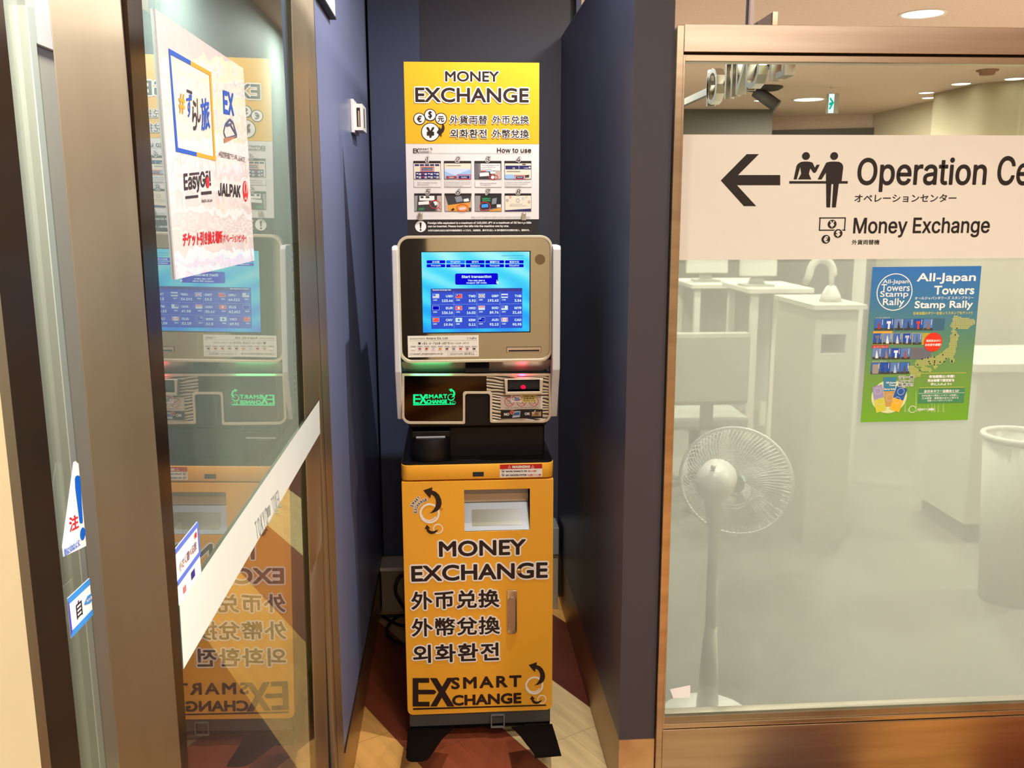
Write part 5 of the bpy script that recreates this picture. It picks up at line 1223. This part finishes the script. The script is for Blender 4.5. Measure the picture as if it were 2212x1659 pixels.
# ceiling pole and folded bracket just behind the top rail
PYY = 2.25
xa, xb = onY(1616, 30, PYY).x, onY(1629, 30, PYY).x; zr = onY(1600, 70, PYY).z
tag(MB().box((xa, PYY, zr-.015), (xb, PYY+.012, CEIL), mat('pole_mauve', (168, 148, 140), .4, .3)).box((xa-.0025, PYY-.001, zr-.015), (xa+.001, PYY+.01, CEIL), BLACK).build('ceiling_pole'), 'thin grey pole from the ceiling behind the steel rail', 'pole')
tx0_, tz0_ = onY(1641, 50, PYY).x, onY(1641, 46, PYY).z; tx1_, tz1_ = onY(1674, 26, PYY).x, onY(1674, 27, PYY).z
BKT = thing('rail_bracket', (tx1_, PYY, zr-.015), 'folded metal bracket above the steel rail beside the thin pole', 'bracket')
MB().prism([(tx0_-.004, tz0_-.03), (tx0_-.004, tz0_), (tx1_-.006, tz1_), (tx1_-.006, tz1_-.03)], 'y', PYY, PYY+.05, mat('bracket_dark', (96, 82, 76), .4, .5)).build('arm', BKT)
MB().box((tx1_-.006, PYY-.004, tz1_-.04), (tx1_+.006, PYY+.05, tz1_+.001), STEEL).box((tx1_-.02, PYY+.004, zr-.015), (tx1_-.006, PYY+.04, tz1_-.02), mat('bracket_grey', (188, 176, 172), .4)).build('bracket_end', BKT)
# hanging metal letters seen end-on from behind the glass
HLM = mat('letter_metal', (176, 168, 150), .25, .85); HLD = mat('letter_shade', (96, 94, 88), .6)
HX = 1.29
ZL = onX(1620, 135, HX)
HL = thing('hanging_letters', (HX, 4.2, CEIL), 'hanging metal letter sign seen from below at the left of the shop window', 'sign')
rail = MB(); ra, rb_ = onX(1640, 128, HX+.04), onX(1482, 205, HX+.04)
ya_, yb2 = 3.5, 5.36
zl = 2.10
rail.box((HX+.02, ya_, zl-.012), (HX+.045, yb2, zl+.022), HLD)
for yy in (5.32,): rail.box((HX+.028, yy, zl), (HX+.036, yy+.008, CEIL), HLD)
rail.build('letter_rail', HL)
for k, ch in enumerate('LICNTIOI'):
    vs, fs, es, (x0_, y0_, x1_, y1_) = glyphs(ch)
    hh = .17; sc = hh/(y1_-y0_); yo = 3.52+.15*k
    mb = MB()
    V1 = [(HX-.02, yo+(v[0]-x0_)*sc, zl-hh/2+(v[1]-y0_)*sc) for v in vs]; V2 = [(HX+.02, q[1], q[2]) for q in V1]; n_v = len(vs)
    mb.add(V1+V2, list(fs)+[tuple(i+n_v for i in f) for f in fs], HLD); mb.add(V1+V2, [(a, b, b+n_v, a+n_v) for a, b in es], HLM)
    mb.build('metal_letter', HL)

# --- desk fan
FW_ = mat('fan_white', (250, 249, 247), .35)
C0 = onY(1585, 1037, 2.60); hub = onY(1540, 1042, 2.47)
ax = Vector((.42, .90, .02)).normalized()
fb = onZ(1545, 1500, 0); fb = Vector((hub.x+.012, hub.y+.02, 0))
FAN = thing('pedestal_fan', (fb.x, fb.y, 0), 'white pedestal fan standing right behind the frosted window', 'fan')
R_ = .166; U = ax.orthogonal().normalized(); 
U = Vector((ax.y, -ax.x, 0)).normalized(); V_ = ax.cross(U)
def fpnt(r, a, d): return C0 + ax*d + r*(cos(a)*U + sin(a)*V_)
gd = MB()
for k in range(84):
    a = 2*pi*k/84
    gd.tube([fpnt(.055, a, -.060), fpnt(.095, a+.06, -.052), fpnt(.135, a+.16, -.036), fpnt(.158, a+.24, -.014), fpnt(R_-.002, a+.26, 0)], .0017, FW_, 4, False)
for r, d, w in ((.055, -.060, .0016), (.110, -.048, .0012)):
    gd.tube([fpnt(r, 2*pi*k/48, d) for k in range(49)], w, FW_, 5, False)
gd.build('rear_guard', FAN)
MB().tube([fpnt(R_, 2*pi*k/64, 0) for k in range(65)], .0055, FW_, 8, False).build('guard_rim', FAN)
gf = MB()
for k in range(60):
    a = 2*pi*k/60; gf.tube([fpnt(R_-.002, a, .002), fpnt(.150, a+.06, .030), fpnt(.10, a+.12, .046), fpnt(.045, a+.16, .050)], .001, FW_, 4, False)
gf.lathe([(0, .004), (.045, .002), (.047, -.004)], C0+ax*.05, ax, FW_)
gf.build('front_guard', FAN)
bl = MB(); BLM = mat('fan_blade', (200, 214, 214), .3)
for k in range(5):
    a0 = 2*pi*k/5; vs = []
    for i in range(7):
        r = .028+.112*i/6
        for j in range(4): vs.append(fpnt(r, a0+(-.34-.05*i/6+.26*j*(.7+.5*i/6)), -.022+.011*j*(1-.3*i/6)))
    bl.add(vs, [(i*4+j, i*4+j+1, i*4+j+5, i*4+j+4) for i in range(6) for j in range(3)], BLM, True)
bl.lathe([(0, .02), (.026, .016), (.03, -.02)], C0-ax*.005, ax, BLM)
bl.build('blades', FAN)
H0 = hub - ax*.01
MO = MB().lathe([(0, -.065), (.030, -.060), (.046, -.040), (.054, -.008), (.058, .030), (.056, .066), (.045, .085), (0, .088)], hub, ax, FW_, 28).build('motor_housing', FAN)
MB().lathe([(0, .012), (.006, .012), (.008, .004), (.006, 0)], hub+Vector((0, 0, .052))-ax*.03, (0, 0, 1), FW_, 14).build('swing_knob', MO)
MB().tube([fpnt(.062, RAD(a), -.075) for a in range(20, 121, 10)], .003, FW_, 6).build('carry_handle', FAN)
MB().tube([(fb.x, fb.y, hub.z-.04), (fb.x, fb.y, hub.z-.14)], .03, FW_, 14, True, [.034, .022]).tube([(fb.x, fb.y, hub.z-.13), (fb.x, fb.y, .14)], .017, FW_, 14).tube([(fb.x, fb.y, .30), (fb.x, fb.y, .02)], .02, FW_, 14, True, [.019, .036]).build('pole', FAN)
MB().lathe([(0, .03), (.05, .028), (.13, .018), (.145, .006), (.145, 0), (0, 0)], (fb.x, fb.y, 0), (0, 0, 1), FW_, 36).build('base', FAN)

# --- furniture, seen softly through the frosting
OFW = mat('office_white', (204, 202, 194), .5); OFG = mat('office_grey', (150, 152, 146), .6); OFC = mat('office_cream_grey', (184, 183, 174), .6); OFD = mat('office_dark', (116, 118, 114), .6)
def desk(x0, y0, x1, y1, h, label):
    t = thing('office_desk', ((x0+x1)/2, (y0+y1)/2, 0), label, 'desk', None)
    MB().box((x0, y0, h-.03), (x1, y1, h), OFW).build('desk_top', t, .004)
    for sx in (x0+.03, x1-.07):
        for sy in (y0+.03, y1-.07): MB().box((sx, sy, 0), (sx+.04, sy+.04, h-.03), OFW).build('leg', t)
    MB().box((x0+.05, y1-.06, .3), (x1-.05, y1-.04, h-.03), OFG).build('back_panel', t)
    return t
def chair(x, y, rz, label):
    t = thing('office_chair', (x, y, 0), label, 'chair')
    M_ = Matrix.Translation((x, y, 0)) @ Matrix.Rotation(rz, 4, 'Z')
    MB().box((-.22, -.22, .42), (.22, .22, .49), OFG).xf(M_).build('seat', t, .02)
    MB().box((-.21, .19, .55), (.21, .24, .92), mat('chair_back', (166, 166, 156), .6)).xf(M_).build('backrest', t, .03)
    MB().box((-.03, .2, .44), (.03, .23, .6), OFD).xf(M_).build('back_bracket', t)
    MB().tube([(0, 0, .42), (0, 0, .08)], .03, OFD).xf(M_).build('gas_column', t)
    for k in range(5):
        a = 2*pi*k/5; MB().tube([(0, 0, .09), (.27*cos(a), .27*sin(a), .05)], .018, OFD, 6).lathe([(0, -.02), (.025, -.02), (.025, .02), (0, .02)], (.27*cos(a), .27*sin(a), .027), (-sin(a), cos(a), 0), OFD, 10).xf(M_).build('castor_leg', t)
    return t
q1 = onY(1500, 605, 6.3); q2 = onY(1575, 605, 6.3); zf1 = q1.z-.02
desk(q1.x-.05, 6.3, q2.x+.3, 6.9, zf1, 'white office desk farthest left behind the frosted window')
q1 = onY(1612, 622, 5.2); q2 = onY(1708, 622, 5.2)
D2 = desk(q1.x, 5.25, q2.x+.12, 5.8, q1.z, 'white office desk in the middle, behind the frosted window')
def monitor(x, y, z, w, h, label, m):
    t = thing('desk_monitor', (x, y, z), label, 'monitor')
    MB().box((x-w/2, y, z+.06), (x+w/2, y+.03, z+.06+h), m).build('display', t, .006)
    MB().prism([(x-.05, z+.01), (x+.05, z+.01), (x+.025, z+.09), (x-.025, z+.09)], 'y', y+.03, y+.05, OFG).box((x-.09, y-.03, z), (x+.09, y+.11, z+.012), OFG).build('stand', t)
qm = onY(1632, 590, 5.35); monitor(qm.x, 5.4, q1.z, .22, .24, 'white backed monitor on the middle desk', OFW)
qm = onY(1520, 590, 6.5); monitor(qm.x, 6.55, zf1, .30, .22, 'white backed monitor on the farthest left desk', OFW)
chair(onY(1660, 690, 4.7).x-.40, 4.70, pi, 'grey office chair before the middle desk behind the frosted window')
# cabinet with an open bay and the arched lamp
CYf = 3.95
c0, c1 = onY(1752, 660, CYf), onY(1842, 660, CYf); ht = onY(1790, 655, CYf).z; zb1 = onY(1790, 718, CYf).z; zb2 = onY(1790, 760, CYf).z
CB_ = thing('office_cabinet', ((c0.x+c1.x)/2, CYf+.25, 0), 'white cabinet with an open bay behind the frosted window', 'cabinet')
MB().plate([(c0.x, 0), (c1.x, 0), (c1.x, ht-.02), (c0.x, ht-.02)], [[(c0.x+.03, zb2), (c1.x-.05, zb2), (c1.x-.05, zb1), (c0.x+.03, zb1)]], 'y', CYf, CYf+.5, OFC).box((c0.x+.02, CYf+.45, zb2-.01), (c1.x-.04, CYf+.47, zb1+.01), OFD).build('carcass', CB_)
MB().box((c0.x-.02, CYf-.02, ht-.02), (c1.x+.03, CYf+.5, ht), OFW).build('cabinet_top', CB_)
lx, lz = onY(1790, 650, CYf+.1).x, ht
LMP = thing('desk_lamp', (lx, CYf+.15, ht), 'white arched desk lamp on the office cabinet', 'lamp')
MB().lathe([(0, .075), (.02, .07), (.042, .03), (.05, 0), (0, 0)], (lx, CYf+.15, ht), (0, 0, 1), OFW).build('lamp_base', LMP)
arc = [(lx, CYf+.15, ht+.06), (lx, CYf+.15, ht+.11)] + [(lx-.05+.055*cos(RAD(t)), CYf+.15, ht+.12+.07*sin(RAD(t))) for t in range(0, 181, 15)] + [(lx-.125, CYf+.15, ht+.08)]
MB().tube(arc, .012, OFW, 10, True, [.012]*2+[.018]*13+[.014]).build('lamp_arm', LMP)
# tall white post, bins and low counter at the right
tag(MB().box((onY(1836, 600, 4.9).x, 4.9, 0), (onY(1852, 600, 4.9).x, 4.96, 1.36), OFW).build('office_post'), 'slim white post behind the left edge of the blue and green poster', 'post')
k0_, k1_ = onY(2090, 820, 3.9), onY(2212, 800, 3.9)
CT = thing('low_counter', (2.6, 4.2, 0), 'long low white counter at the right behind the frosted window', 'counter')
MB().box((k0_.x, 3.9, .1), (4.2, 4.4, k0_.z+.05), OFC).build('counter_body', CT); MB().box((k0_.x-.03, 3.86, k0_.z+.05), (4.2, 4.42, k0_.z+.09), OFW).build('counter_top', CT, .004); MB().box((k0_.x+.04, 3.94, 0), (4.2, 4.36, .1), OFD).build('counter_plinth', CT)
bc = onY(2190, 935, 3.3)
BIN = thing('waste_bin', (bc.x, 3.3, 0), 'round white waste bin with a thick rim at the right edge', 'bin')
MB().lathe([(0, 0), (.10, 0), (.135, bc.z), (.128, bc.z), (.095, .01), (0, .01)], (bc.x, 3.3, 0), (0, 0, 1), OFC, 32).build('bin_body', BIN)
MB().tube([(bc.x+.135*cos(RAD(a)), 3.3+.135*sin(RAD(a)), bc.z) for a in range(0, 361, 12)], .011, OFW, 8, False).build('bin_rim', BIN)
